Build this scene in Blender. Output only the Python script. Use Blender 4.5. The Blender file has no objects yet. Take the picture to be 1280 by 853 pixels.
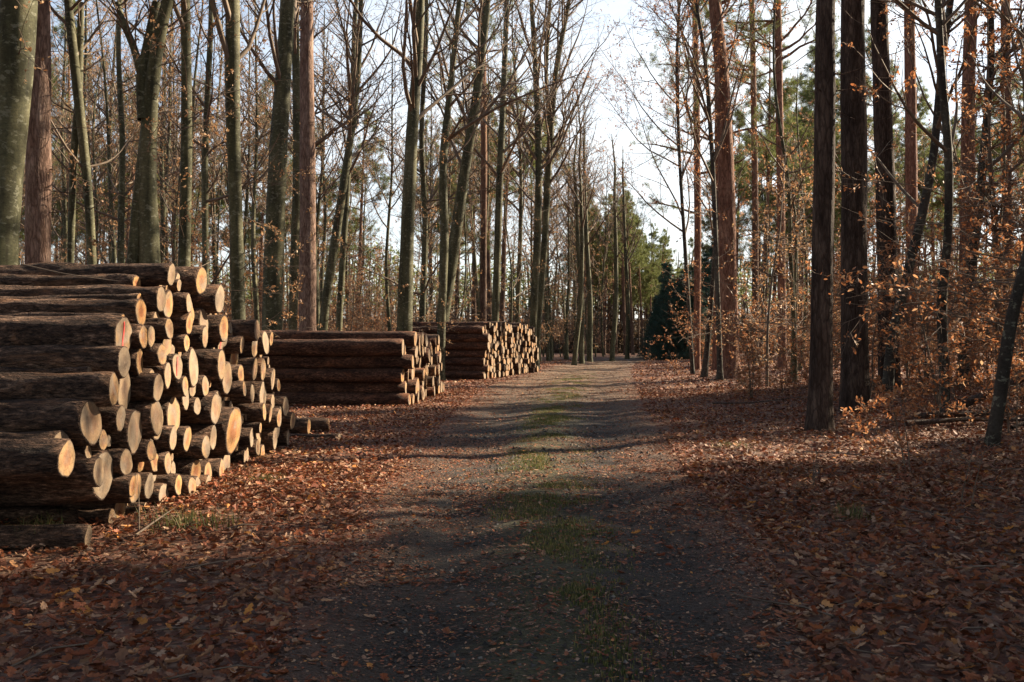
import bpy, math, random
import numpy as np
from math import radians as R, sin, cos, pi

rng = np.random.default_rng(7)
random.seed(7)
C = bpy.context.scene
COL = C.collection
F, CXP, HY, EYE = 1200.0, 640.0, 428.0, 1.6

# ------------------------------------------------------------------ numpy noise
def vnoise(p, seed=0):
    p = np.asarray(p, dtype=np.float64)
    i = np.floor(p).astype(np.int64); f = p - i
    f = f*f*(3-2*f)
    def h(a, b, c):
        n = (a*374761393 + b*668265263 + c*2147483647 + seed*1442695041) & 0xffffffff
        n = ((n ^ (n >> 13))*1274126177) & 0xffffffff
        n = (n ^ (n >> 16)) & 0xffff
        return n/65535.0
    x, y, z = i[..., 0], i[..., 1], i[..., 2]
    fx, fy, fz = f[..., 0], f[..., 1], f[..., 2]
    r = 0
    for dx in (0, 1):
        wx = fx if dx else 1-fx
        for dy in (0, 1):
            wy = fy if dy else 1-fy
            for dz in (0, 1):
                wz = fz if dz else 1-fz
                r = r + wx*wy*wz*h(x+dx, y+dy, z+dz)
    return r*2-1
def fbm(p, o=3, seed=0):
    p = np.asarray(p, dtype=np.float64); r = 0; a = 1.0
    for k in range(o):
        r = r + a*vnoise(p*(2**k), seed+k); a *= .5
    return r

# ------------------------------------------------------------------ track and ground shape
TD = [-40, -5, 4.5, 7.6, 11.1, 14.5, 26, 37, 60, 75, 100, 140, 200]
TL = [-1.35, -1.3, -1.2, -1.3, -1.4, -1.45, -1.2, -.6, 2.5, 4.6, 11, 26, 60]
TR = [1.6, 1.55, 1.48, 1.84, 2.05, 2.36, 3.5, 4.7, 7.5, 9.8, 17, 33, 68]
def tl(y): return np.interp(y, TD, TL)
def tr(y): return np.interp(y, TD, TR)
def gz(x, y):
    x = np.asarray(x, float); y = np.asarray(y, float)
    p = np.stack([x*.35, y*.35, x*0], -1)
    n = .045*fbm(p, 2, 3) + .015*fbm(p*4, 2, 9)
    c = (tl(y)+tr(y))/2; w = (tr(y)-tl(y))/2
    u = (x-c)/w
    rd = np.clip(1.25-np.abs(u), 0, 1)
    rut = -.045*np.exp(-((np.abs(u)-.55)/.2)**2) + .02*np.exp(-(u/.25)**2)
    side = np.clip((x-tr(y)-.5)/8, 0, 1)
    rise = .28*side*side*(3-2*side)
    return n*(1-.75*rd) + rut*rd + rise + .03*(1-rd) + .2*np.clip((y-45)/60, 0, 1)*0

# ------------------------------------------------------------------ mesh building
def link(name, verts, quads=None, tris=None, mats=(), parent=None, smooth=True, attrs=None):
    me = bpy.data.meshes.new(name)
    v = np.ascontiguousarray(verts, dtype=np.float32).reshape(-1, 3)
    q = np.asarray(quads, dtype=np.int32).reshape(-1, 4) if quads is not None else np.zeros((0, 4), np.int32)
    t = np.asarray(tris, dtype=np.int32).reshape(-1, 3) if tris is not None else np.zeros((0, 3), np.int32)
    me.vertices.add(len(v)); me.vertices.foreach_set('co', v.ravel())
    nl = q.size + t.size
    me.loops.add(nl)
    me.loops.foreach_set('vertex_index', np.concatenate([q.ravel(), t.ravel()]).astype(np.int32))
    npoly = len(q)+len(t)
    me.polygons.add(npoly)
    st = np.concatenate([np.arange(len(q))*4, q.size+np.arange(len(t))*3]).astype(np.int32)
    me.polygons.foreach_set('loop_start', st)
    me.polygons.foreach_set('use_smooth', np.full(npoly, bool(smooth)))
    if attrs:
        for k, a in attrs.items():
            at = me.attributes.new(k, 'FLOAT', 'POINT')
            at.data.foreach_set('value', np.asarray(a, dtype=np.float32))
    me.update(calc_edges=True); me.validate()
    for m in mats: me.materials.append(m)
    o = bpy.data.objects.new(name, me); COL.objects.link(o)
    if parent is not None: o.parent = parent
    return o

def norm(a):
    return a/np.maximum(np.linalg.norm(a, axis=-1, keepdims=True), 1e-9)

class Tubes:
    """collects polylines and sweeps them into one mesh"""
    def __init__(s): s.g = {}
    def add(s, pts, rad, sides=4):
        s.g.setdefault((len(pts), sides), []).append((pts, rad))
    def arrays(s):
        V, Q, base = [], [], 0
        for (n, k), lst in s.g.items():
            P = np.array([a for a, _ in lst], float); Rr = np.array([b for _, b in lst], float)
            N = len(lst)
            T = np.empty_like(P); T[:, 1:-1] = P[:, 2:]-P[:, :-2]; T[:, 0] = P[:, 1]-P[:, 0]; T[:, -1] = P[:, -1]-P[:, -2]
            T = norm(T)
            m = norm(P[:, -1]-P[:, 0])
            ref = np.where(np.abs(m[:, 2:3]) > .7, np.array([[1., 0, 0]]), np.array([[0, 0, 1.]]))
            U = norm(np.cross(T, ref[:, None, :])); W = np.cross(T, U)
            a = np.arange(k)/k*2*pi
            ring = (U[:, :, None, :]*np.cos(a)[None, None, :, None] + W[:, :, None, :]*np.sin(a)[None, None, :, None])*Rr[:, :, None, None]
            ring = ring + P[:, :, None, :]
            V.append(ring.reshape(-1, 3))
            i = np.arange(N)[:, None, None]*n*k + np.arange(n-1)[None, :, None]*k
            j = np.arange(k)[None, None, :]; j2 = (j+1) % k
            q = np.stack([i+j, i+j2, i+k+j2, i+k+j], -1).reshape(-1, 4) + base
            Q.append(q); base += N*n*k
        if not V: return np.zeros((0, 3)), np.zeros((0, 4), int)
        return np.concatenate(V), np.concatenate(Q)

LEAF6 = np.array([[-.5, 0, 0], [-.18, .27, .06], [.22, .25, .08], [.5, 0, .03], [.22, -.25, .08], [-.18, -.27, .06]])
LQ6 = np.array([[0, 3, 2, 1], [0, 5, 4, 3]])
LEAF4 = np.array([[-.5, 0, 0], [0, .3, .04], [.5, 0, 0], [0, -.3, .04]])
LQ4 = np.array([[0, 3, 2, 1]])
def blades(pos, dirs, nrm, L, W, shape=LEAF6, fq=LQ6, curl=None):
    """places the shape at every pos with long axis dirs and normal nrm"""
    d = norm(dirs); s = norm(np.cross(nrm, d)); n = np.cross(d, s)
    L = np.broadcast_to(L, (len(pos),)); W = np.broadcast_to(W, (len(pos),))
    sh = np.broadcast_to(shape, (len(pos),)+shape.shape).copy()
    if curl is not None: sh[..., 2] = sh[..., 2]*curl[:, None]
    V = pos[:, None, :] + d[:, None, :]*(sh[..., 0:1]*L[:, None, None]) + s[:, None, :]*(sh[..., 1:2]*W[:, None, None]) + n[:, None, :]*(sh[..., 2:3]*L[:, None, None])
    q = (fq[None] + (np.arange(len(pos))*len(shape))[:, None, None]).reshape(-1, 4)
    return V.reshape(-1, 3), q

# ------------------------------------------------------------------ tags
def tag(o, label=None, cat=None, group=None, kind=None):
    if label: o['label'] = label
    if cat: o['category'] = cat
    if group: o['group'] = group
    if kind: o['kind'] = kind
    return o
def empty(name, loc=(0, 0, 0), rot=(0, 0, 0)):
    o = bpy.data.objects.new(name, None); COL.objects.link(o)
    o.empty_display_size = .3
    o.location = loc; o.rotation_euler = rot
    return o
def copy_tree(o, parent=None):
    c = o.copy(); COL.objects.link(c); c.parent = parent
    for ch in KIDS.get(o.name, []):
        k = copy_tree(ch, c)
    return c
KIDS = {}
def kids(o, *ch):
    KIDS.setdefault(o.name, []).extend(ch)

ORD = ['zeroth', 'first', 'second', 'third', 'fourth', 'fifth', 'sixth', 'seventh', 'eighth', 'ninth', 'tenth', 'eleventh', 'twelfth', 'thirteenth', 'fourteenth', 'fifteenth', 'sixteenth', 'seventeenth', 'eighteenth', 'nineteenth', 'twentieth']
def ordinal(n):
    if n < len(ORD): return ORD[n]
    tens = {2: 'twenty', 3: 'thirty', 4: 'forty', 5: 'fifty'}[n//10]
    if n % 10 == 0: return tens[:-1]+'ieth'
    return tens+'-'+ORD[n % 10]

# ------------------------------------------------------------------ materials
def mat(name):
    m = bpy.data.materials.new(name); m.use_nodes = True
    nt = m.node_tree; nt.nodes.clear()
    out = nt.nodes.new('ShaderNodeOutputMaterial')
    return m, nt, out
def nd(nt, t, **k):
    n = nt.nodes.new(t)
    for a, b in k.items():
        if a.startswith('i_'):
            key = a[2:].replace('_', ' ')
            n.inputs[key].default_value = b
        else: setattr(n, a, b)
    return n
def ramp(nt, fac, stops, interp='LINEAR'):
    r = nt.nodes.new('ShaderNodeValToRGB'); r.color_ramp.interpolation = interp
    e = r.color_ramp.elements
    while len(e) > 1: e.remove(e[-1])
    e[0].position = stops[0][0]; e[0].color = (*stops[0][1], 1)
    for p, c in stops[1:]:
        x = e.new(p); x.color = (*c, 1)
    nt.links.new(fac, r.inputs[0]); return r.outputs[0]
def mix(nt, f, a, b, bt='MIX'):
    m = nt.nodes.new('ShaderNodeMix'); m.data_type = 'RGBA'; m.blend_type = bt
    for s, v in ((m.inputs[0], f), (m.inputs[6], a), (m.inputs[7], b)):
        if isinstance(v, (int, float)): s.default_value = v
        elif isinstance(v, tuple): s.default_value = (*v, 1)
        else: nt.links.new(v, s)
    return m.outputs[2]
def math_(nt, op, a, b=None, c=None):
    m = nt.nodes.new('ShaderNodeMath'); m.operation = op
    for i, v in enumerate((a, b, c)):
        if v is None: continue
        if isinstance(v, (int, float)): m.inputs[i].default_value = v
        else: nt.links.new(v, m.inputs[i])
    return m.outputs[0]
def coords(nt, scale=(1, 1, 1), rnd=True, world=False):
    tc = nt.nodes.new('ShaderNodeTexCoord')
    src = tc.outputs['Object']
    if world:
        g = nt.nodes.new('ShaderNodeNewGeometry'); src = g.outputs['Position']
    mp = nt.nodes.new('ShaderNodeMapping'); mp.inputs['Scale'].default_value = scale
    if rnd and not world:
        oi = nt.nodes.new('ShaderNodeObjectInfo')
        v = nt.nodes.new('ShaderNodeVectorMath'); v.operation = 'SCALE'
        v.inputs[0].default_value = (37, 53, 71); nt.links.new(oi.outputs['Random'], v.inputs['Scale'])
        a = nt.nodes.new('ShaderNodeVectorMath'); a.operation = 'ADD'
        nt.links.new(src, a.inputs[0]); nt.links.new(v.outputs[0], a.inputs[1]); src = a.outputs[0]
    nt.links.new(src, mp.inputs['Vector'])
    return mp.outputs[0]
def noise(nt, vec, scale, detail=4, rough=.6, out='Fac', dist=0):
    n = nd(nt, 'ShaderNodeTexNoise'); n.inputs['Scale'].default_value = scale
    n.inputs['Detail'].default_value = detail; n.inputs['Roughness'].default_value = rough; n.inputs['Distortion'].default_value = dist
    nt.links.new(vec, n.inputs['Vector']); return n.outputs[out]
def voro(nt, vec, scale, feature='F1', out='Distance'):
    n = nd(nt, 'ShaderNodeTexVoronoi'); n.feature = feature; n.inputs['Scale'].default_value = scale
    nt.links.new(vec, n.inputs['Vector']); return n.outputs[out]
def bump(nt, h, strength, dist):
    b = nd(nt, 'ShaderNodeBump'); b.inputs['Strength'].default_value = strength; b.inputs['Distance'].default_value = dist
    nt.links.new(h, b.inputs['Height']); return b.outputs[0]
def pbsdf(nt, out, col, rough=.85, nrm=None, spec=.3):
    p = nd(nt, 'ShaderNodeBsdfPrincipled'); p.inputs['Specular IOR Level'].default_value = spec
    if isinstance(col, tuple): p.inputs['Base Color'].default_value = (*col, 1)
    else: nt.links.new(col, p.inputs['Base Color'])
    if isinstance(rough, (int, float)): p.inputs['Roughness'].default_value = rough
    else: nt.links.new(rough, p.inputs['Roughness'])
    if nrm is not None: nt.links.new(nrm, p.inputs['Normal'])
    nt.links.new(p.outputs[0], out.inputs[0]); return p
def attr(nt, name):
    a = nd(nt, 'ShaderNodeAttribute'); a.attribute_name = name; return a.outputs['Fac']

M = {}
def make_leaf_mat(name, stops, trans=.35, rough=.6):
    m, nt, out = mat(name)
    g = nd(nt, 'ShaderNodeNewGeometry')
    c = ramp(nt, g.outputs['Random Per Island'], stops)
    v = coords(nt, rnd=False)
    c = mix(nt, .5, c, ramp(nt, noise(nt, v, 60, 2), [(.3, (.55, .55, .55)), (.7, (1.25, 1.25, 1.25))]), 'MULTIPLY')
    if name == 'litter':
        c = mix(nt, ramp(nt, noise(nt, coords(nt, world=True), .9, 5, .65), [(.46, (0, 0, 0)), (.62, (.4, .4, .4))]), c, (.13, .06, .035))
    p = nd(nt, 'ShaderNodeBsdfPrincipled'); p.inputs['Roughness'].default_value = rough; p.inputs['Specular IOR Level'].default_value = .3
    nt.links.new(c, p.inputs['Base Color'])
    t = nd(nt, 'ShaderNodeBsdfTranslucent'); nt.links.new(c, t.inputs['Color'])
    ms = nd(nt, 'ShaderNodeMixShader'); ms.inputs[0].default_value = trans
    nt.links.new(p.outputs[0], ms.inputs[1]); nt.links.new(t.outputs[0], ms.inputs[2]); nt.links.new(ms.outputs[0], out.inputs[0])
    M[name] = m
make_leaf_mat('litter', [(0, (.06, .02, .010)), (.2, (.22, .055, .02)), (.45, (.32, .10, .035)), (.6, (.11, .055, .036)), (.78, (.28, .135, .07)), (.92, (.46, .29, .18)), (1, (.55, .22, .04))], .12, .68)
make_leaf_mat('copper', [(0, (.26, .09, .035)), (.4, (.42, .165, .065)), (.75, (.50, .25, .12)), (1, (.56, .35, .2))], .42, .5)
make_leaf_mat('paleleaf', [(0, (.30, .14, .06)), (.5, (.44, .24, .11)), (1, (.55, .36, .2))], .42, .5)
make_leaf_mat('drybrown', [(0, (.05, .035, .022)), (.5, (.10, .07, .045)), (1, (.2, .13, .08))], .3, .6)
make_leaf_mat('pine_needle', [(0, (.06, .08, .025)), (.5, (.13, .155, .045)), (1, (.25, .26, .09))], .42, .6)
make_leaf_mat('spruce_needle', [(0, (.026, .062, .048)), (.6, (.04, .09, .066)), (1, (.07, .13, .085))], .3, .6)  # needles lightened, so a touch of distance haze sits in their colour
make_leaf_mat('grass', [(0, (.05, .065, .02)), (.5, (.10, .12, .035)), (.8, (.2, .18, .06)), (1, (.3, .22, .11))], .35, .6)

def bark_mat(name, cols, sc, vs, bs, orange=None):
    m, nt, out = mat(name)
    v = coords(nt, sc)
    w = noise(nt, v, 5, 8, .75)
    vd = nd(nt, 'ShaderNodeVectorMath'); vd.operation = 'MULTIPLY_ADD'; nt.links.new(noise(nt, v, 9, 4, .7, 'Color'), vd.inputs[0]); vd.inputs[1].default_value = (.14, .14, .14); nt.links.new(v, vd.inputs[2])
    vo = voro(nt, vd.outputs[0], vs, 'DISTANCE_TO_EDGE')
    c = ramp(nt, w, cols)
    crack = ramp(nt, vo, [(0, (.35, .32, .3)), (.2, (1, 1, 1))])
    c = mix(nt, .8, c, crack, 'MULTIPLY')
    if orange:
        tc = nd(nt, 'ShaderNodeTexCoord'); s = nd(nt, 'ShaderNodeSeparateXYZ'); nt.links.new(tc.outputs['Object'], s.inputs[0])
        f = nd(nt, 'ShaderNodeMapRange'); f.inputs['From Min'].default_value = orange[0]; f.inputs['From Max'].default_value = orange[1]
        nt.links.new(s.outputs['Z'], f.inputs['Value'])
        oc = ramp(nt, w, [(.3, (.11, .055, .035)), (.55, (.20, .11, .07)), (.7, (.33, .22, .15))])
        c = mix(nt, f.outputs[0], c, oc)
    h = math_(nt, 'ADD', math_(nt, 'MINIMUM', vo, .25), math_(nt, 'MULTIPLY', w, .3))
    pbsdf(nt, out, c, .9, bump(nt, h, bs, .04), .2)
    M[name] = m
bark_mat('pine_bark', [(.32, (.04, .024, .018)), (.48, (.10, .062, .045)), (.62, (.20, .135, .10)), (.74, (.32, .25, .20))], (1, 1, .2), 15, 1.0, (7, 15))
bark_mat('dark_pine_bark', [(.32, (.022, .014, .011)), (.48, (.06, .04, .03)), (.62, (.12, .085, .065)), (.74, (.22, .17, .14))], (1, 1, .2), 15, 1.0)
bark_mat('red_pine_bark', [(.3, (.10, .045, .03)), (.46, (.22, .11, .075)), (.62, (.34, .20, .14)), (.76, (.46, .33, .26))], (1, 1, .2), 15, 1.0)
bark_mat('pale_pine_bark', [(.28, (.07, .04, .03)), (.44, (.19, .115, .085)), (.6, (.32, .22, .17)), (.74, (.48, .39, .31))], (1, 1, .2), 16, 1.0)  # lighter copy of the pine bark; sun on the trunk put into its colour
bark_mat('spruce_bark', [(.3, (.05, .035, .028)), (.7, (.14, .10, .08))], (1, 1, .3), 14, .8)

def beech_bark(name, g):
    m, nt, out = mat(name)
    v = coords(nt, (1, 1, .35)); v2 = coords(nt, (1, 1, 1.6))
    n1 = noise(nt, v, 2.2, 5, .6); n2 = noise(nt, v2, 18, 5, .65)
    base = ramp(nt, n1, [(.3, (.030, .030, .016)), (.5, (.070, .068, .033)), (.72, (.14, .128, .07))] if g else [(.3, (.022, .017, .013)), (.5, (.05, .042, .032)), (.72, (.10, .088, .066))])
    c = mix(nt, .7, base, ramp(nt, n2, [(.35, (.5, .5, .5)), (.6, (1.15, 1.15, 1.15))]), 'MULTIPLY')
    v3 = coords(nt, (1, 1, .12)); c = mix(nt, .6, c, ramp(nt, noise(nt, v3, 7, 4, .6), [(.38, (.45, .42, .38)), (.55, (1.1, 1.1, 1.1))]), 'MULTIPLY')
    lich = ramp(nt, noise(nt, v2, 8, 5, .65), [(.56, (0, 0, 0)), (.62, (1, 1, 1))])
    c = mix(nt, math_(nt, 'MULTIPLY', lich, .5), c, (.24, .235, .17))
    pbsdf(nt, out, c, .8, bump(nt, n2, .5, .012), .25)
    M[name] = m
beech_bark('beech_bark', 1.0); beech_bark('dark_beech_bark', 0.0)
def twig_mat():
    m, nt, out = mat('twig_bark')
    v = coords(nt); n = noise(nt, v, 4, 3)
    pbsdf(nt, out, ramp(nt, n, [(.3, (.085, .06, .042)), (.7, (.19, .14, .10))]), .8)
    M['twig_bark'] = m
twig_mat()

def log_bark():
    for nm, tint in (('log_bark', (1, 1, 1)), ('log_bark_red', (1.0, .8, .75))):
        m, nt, out = mat(nm)
        v = coords(nt, (.33, 1, 1)); v1 = coords(nt, (.5, 1, 1))
        n1 = noise(nt, v, 5, 6, .72, dist=.6); n2 = noise(nt, v1, 1.7, 3, .5)
        vd = nd(nt, 'ShaderNodeVectorMath'); vd.operation = 'MULTIPLY_ADD'; nt.links.new(noise(nt, v, 12, 4, .7, 'Color'), vd.inputs[0]); vd.inputs[1].default_value = (.13, .13, .13); nt.links.new(v, vd.inputs[2])
        vo = voro(nt, vd.outputs[0], 24, 'DISTANCE_TO_EDGE'); nfl = noise(nt, v, 38, 5, .75)
        c = ramp(nt, n1, [(.28, (.028, .017, .012)), (.45, (.085, .05, .033)), (.6, (.17, .105, .072)), (.75, (.30, .22, .16))])
        c = mix(nt, .5, c, ramp(nt, vo, [(0, (.3, .25, .22)), (.14, (1, 1, 1))]), 'MULTIPLY')
        c = mix(nt, 1.0, c, ramp(nt, nfl, [(.38, (.22, .2, .19)), (.5, (.9, .88, .85)), (.58, (1.3, 1.25, 1.2)), (.66, (3.0, 2.9, 2.7))]), 'MULTIPLY')
        bare = ramp(nt, noise(nt, v, 2.6, 6, .75, dist=1.2), [(.55, (0, 0, 0)), (.63, (1, 1, 1))])
        c = mix(nt, math_(nt, 'MULTIPLY', bare, .7), c, ramp(nt, n1, [(.3, (.13, .055, .028)), (.7, (.36, .19, .10))]))
        c = mix(nt, 1.0, c, tint, 'MULTIPLY')
        h = math_(nt, 'ADD', math_(nt, 'MINIMUM', vo, .2), math_(nt, 'MULTIPLY', n1, .5))
        h = math_(nt, 'ADD', h, math_(nt, 'MULTIPLY', nfl, .35))
        h = math_(nt, 'SUBTRACT', h, math_(nt, 'MULTIPLY', bare, .12))
        pbsdf(nt, out, c, .85, bump(nt, h, 1.0, .09), .25)
        M[nm] = m
log_bark()
def cut_wood(name='cut_wood', island=False):
    m, nt, out = mat(name)
    v = coords(nt); r = attr(nt, 'rad'); oi = nd(nt, 'ShaderNodeObjectInfo')
    rnd_ = nd(nt, 'ShaderNodeNewGeometry').outputs['Random Per Island'] if island else oi.outputs['Random']
    n = noise(nt, v, 6, 4, .6); nf = noise(nt, v, 45, 4, .7)
    rr = math_(nt, 'ADD', r, math_(nt, 'MULTIPLY', math_(nt, 'SUBTRACT', n, .5), .35))
    c = ramp(nt, rr, [(0, (.25, .095, .033)), (.38, (.31, .13, .045)), (.52, (.39, .225, .092)), (.88, (.44, .285, .125)), (1, (.17, .11, .06))])
    rings = nd(nt, 'ShaderNodeMath'); rings.operation = 'SINE'; nt.links.new(math_(nt, 'MULTIPLY', rr, 85), rings.inputs[0])
    c = mix(nt, .35, c, ramp(nt, rings.outputs[0], [(0, (.5, .4, .28)), (1, (1.1, 1.1, 1.1))]), 'MULTIPLY')
    vw = nd(nt, 'ShaderNodeVectorMath'); vw.operation = 'MULTIPLY'; nt.links.new(v, vw.inputs[0]); vw.inputs[1].default_value = (.01, 1, 1)
    ck = ramp(nt, voro(nt, vw.outputs[0], 9, 'DISTANCE_TO_EDGE'), [(0, (.25, .17, .1)), (.025, (1, 1, 1))])
    c = mix(nt, .8, c, ck, 'MULTIPLY')
    hv = nd(nt, 'ShaderNodeMath'); hv.operation = 'FRACT'; nt.links.new(math_(nt, 'MULTIPLY', rnd_, 7.31), hv.inputs[0])
    c = mix(nt, .8, c, ramp(nt, hv.outputs[0], [(0, (1, .78, .58)), (.35, (.85, .72, .55)), (.6, (1.08, 1, .9)), (.8, (.62, .52, .42)), (1, (.95, .85, .7))]), 'MULTIPLY')
    stain = ramp(nt, noise(nt, v, 3.5, 3, .6, dist=.5), [(.48, (0, 0, 0)), (.62, (1, 1, 1))])
    c = mix(nt, math_(nt, 'MULTIPLY', stain, .8), c, (.20, .165, .13))
    dirt = ramp(nt, noise(nt, v, 14, 5, .7), [(.5, (0, 0, 0)), (.66, (1, 1, 1))])
    c = mix(nt, math_(nt, 'MULTIPLY', dirt, .6), c, (.15, .095, .055))
    grey = ramp(nt, rnd_, [(0, (.1, .1, .1)), (.3, (.25, .25, .25)), (.5, (.8, .8, .8)), (.7, (.35, .35, .35)), (.85, (.9, .9, .9)), (1, (.5, .5, .5))])  # per-log greying: weathering, with the duller tone of shaded ends put in
    c = mix(nt, grey, c, ramp(nt, n, [(.3, (.13, .105, .085)), (.7, (.30, .23, .16))]))
    c = mix(nt, .6, c, ramp(nt, nf, [(.3, (.6, .57, .52)), (.65, (1.1, 1.1, 1.1))]), 'MULTIPLY')
    pbsdf(nt, out, c, .8, bump(nt, nf, .5, .006), .2)
    M[name] = m
    if island: return
    m, nt, out = mat('red_paint'); v = coords(nt)
    pbsdf(nt, out, ramp(nt, noise(nt, v, 40), [(.35, (.55, .06, .05)), (.7, (.8, .12, .10))]), .6); M['red_paint'] = m
cut_wood(); cut_wood('cut_wood_mixed', True)
def ground_mats():
    m, nt, out = mat('litter_ground')
    v = coords(nt, world=True)
    vc = voro(nt, v, 16, 'F1', 'Color'); vd = voro(nt, v, 16, 'F1', 'Distance'); n = noise(nt, v, .8, 4); nf = noise(nt, v, 30, 4)
    s = nd(nt, 'ShaderNodeSeparateColor'); nt.links.new(vc, s.inputs[0])
    c = ramp(nt, s.outputs[0], [(0, (.05, .022, .013)), (.35, (.14, .05, .026)), (.6, (.2, .09, .05)), (.8, (.12, .07, .05)), (1, (.3, .18, .11))])
    c = mix(nt, .8, c, ramp(nt, nf, [(.3, (.45, .45, .45)), (.6, (1.1, 1.1, 1.1))]), 'MULTIPLY')
    c = mix(nt, .6, c, ramp(nt, n, [(.35, (.6, .6, .6)), (.6, (1.1, 1.1, 1.1))]), 'MULTIPLY')
    pbsdf(nt, out, c, .85, bump(nt, math_(nt, 'ADD', s.outputs[1], nf), .7, .03))
    M['litter_ground'] = m
    m, nt, out = mat('track_earth')
    v = coords(nt, world=True); a = attr(nt, 'across')
    n = noise(nt, v, 1.1, 5, .65); nf = noise(nt, v, 26, 6, .75); n3 = noise(nt, v, 5, 4, .6)
    c = ramp(nt, n, [(.3, (.018, .015, .013)), (.5, (.038, .028, .020)), (.7, (.09, .058, .036))])
    c = mix(nt, .85, c, ramp(nt, nf, [(.3, (.37, .35, .34)), (.5, (.9, .88, .86)), (.72, (2.1, 1.8, 1.5))]), 'MULTIPLY')
    # moss and thin grass on the crown of the track, brown crumbled leaf at its edges
    aa = math_(nt, 'ABSOLUTE', a)
    cen = ramp(nt, math_(nt, 'ADD', aa, math_(nt, 'MULTIPLY', math_(nt, 'SUBTRACT', n3, .5), .5)), [(.1, (1, 1, 1)), (.34, (0, 0, 0))])
    gm = ramp(nt, nf, [(.35, (.025, .026, .010)), (.6, (.13, .13, .04))])
    c = mix(nt, math_(nt, 'MULTIPLY', cen, .55), c, gm)
    edg = ramp(nt, math_(nt, 'ADD', aa, math_(nt, 'MULTIPLY', math_(nt, 'SUBTRACT', n3, .5), .7)), [(.6, (0, 0, 0)), (1.0, (1, 1, 1))])
    c = mix(nt, edg, c, ramp(nt, nf, [(.3, (.06, .03, .018)), (.7, (.2, .11, .07))]))
    sep = nd(nt, 'ShaderNodeSeparateXYZ'); nt.links.new(v, sep.inputs[0])
    fy = nd(nt, 'ShaderNodeMapRange'); fy.inputs['From Min'].default_value = 20; fy.inputs['From Max'].default_value = 36; nt.links.new(sep.outputs['Y'], fy.inputs['Value'])
    c = mix(nt, math_(nt, 'MULTIPLY', fy.outputs[0], .8), c, ramp(nt, nf, [(.3, (.07, .04, .024)), (.7, (.26, .16, .09))]))
    pb = voro(nt, v, 42, 'F1', 'Distance')
    pbsdf(nt, out, c, .8, bump(nt, math_(nt, 'ADD', math_(nt, 'MULTIPLY', pb, -.5), math_(nt, 'ADD', nf, math_(nt, 'MULTIPLY', n3, .6))), 1.0, .06), .35)
    M['track_earth'] = m
ground_mats()

# ------------------------------------------------------------------ setting: ground, track
def axis_pts(lim, fine, lo, hi, step):
    mid = np.arange(lo, hi+1e-6, step); o = [hi]; s = step
    while o[-1] < lim: s *= 1.12; o.append(o[-1]+s)
    i = [lo]; s = step
    while i[-1] > -lim: s *= 1.12; i.append(i[-1]-s)
    return np.array(i[:0:-1]+list(mid)+o[1:])
gx = axis_pts(700, 0, -14, 16, .3); gy = axis_pts(900, 0, 0, 60, .35)
X, Y = np.meshgrid(gx, gy)
inr = (X > tl(Y)+.35) & (X < tr(Y)-.35) & (Y < 150)
Z = gz(X, Y) - np.where(inr, .05, 0)
nx, ny = len(gx), len(gy)
i = (np.arange(ny-1)[:, None]*nx + np.arange(nx-1)[None, :])
tag(link('ground', np.stack([X, Y, Z], -1).reshape(-1, 3), np.stack([i, i+1, i+nx+1, i+nx], -1).reshape(-1, 4), mats=[M['litter_ground']]), kind='structure')
ty = np.concatenate([np.arange(-12, 40, .14), np.arange(40, 150, .6)]); us = np.linspace(-1.12, 1.12, 41)
Yt, U = np.meshgrid(ty, us, indexing='ij')
Xt = (tl(Yt)+tr(Yt))/2 + U*(tr(Yt)-tl(Yt))/2
edge = np.clip((np.abs(U)-.95)/.17, 0, 1)
Zt = gz(Xt, Yt) + .006 - .05*edge + .016*fbm(np.stack([Xt*3, Yt*3, Xt*0], -1), 3, 5)
n = len(us); i = (np.arange(len(ty)-1)[:, None]*n + np.arange(n-1)[None, :])
tag(link('forest_track', np.stack([Xt, Yt, Zt], -1).reshape(-1, 3), np.stack([i, i+1, i+n+1, i+n], -1).reshape(-1, 4), mats=[M['track_earth']], attrs={'across': U.ravel()}), kind='structure')

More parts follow.
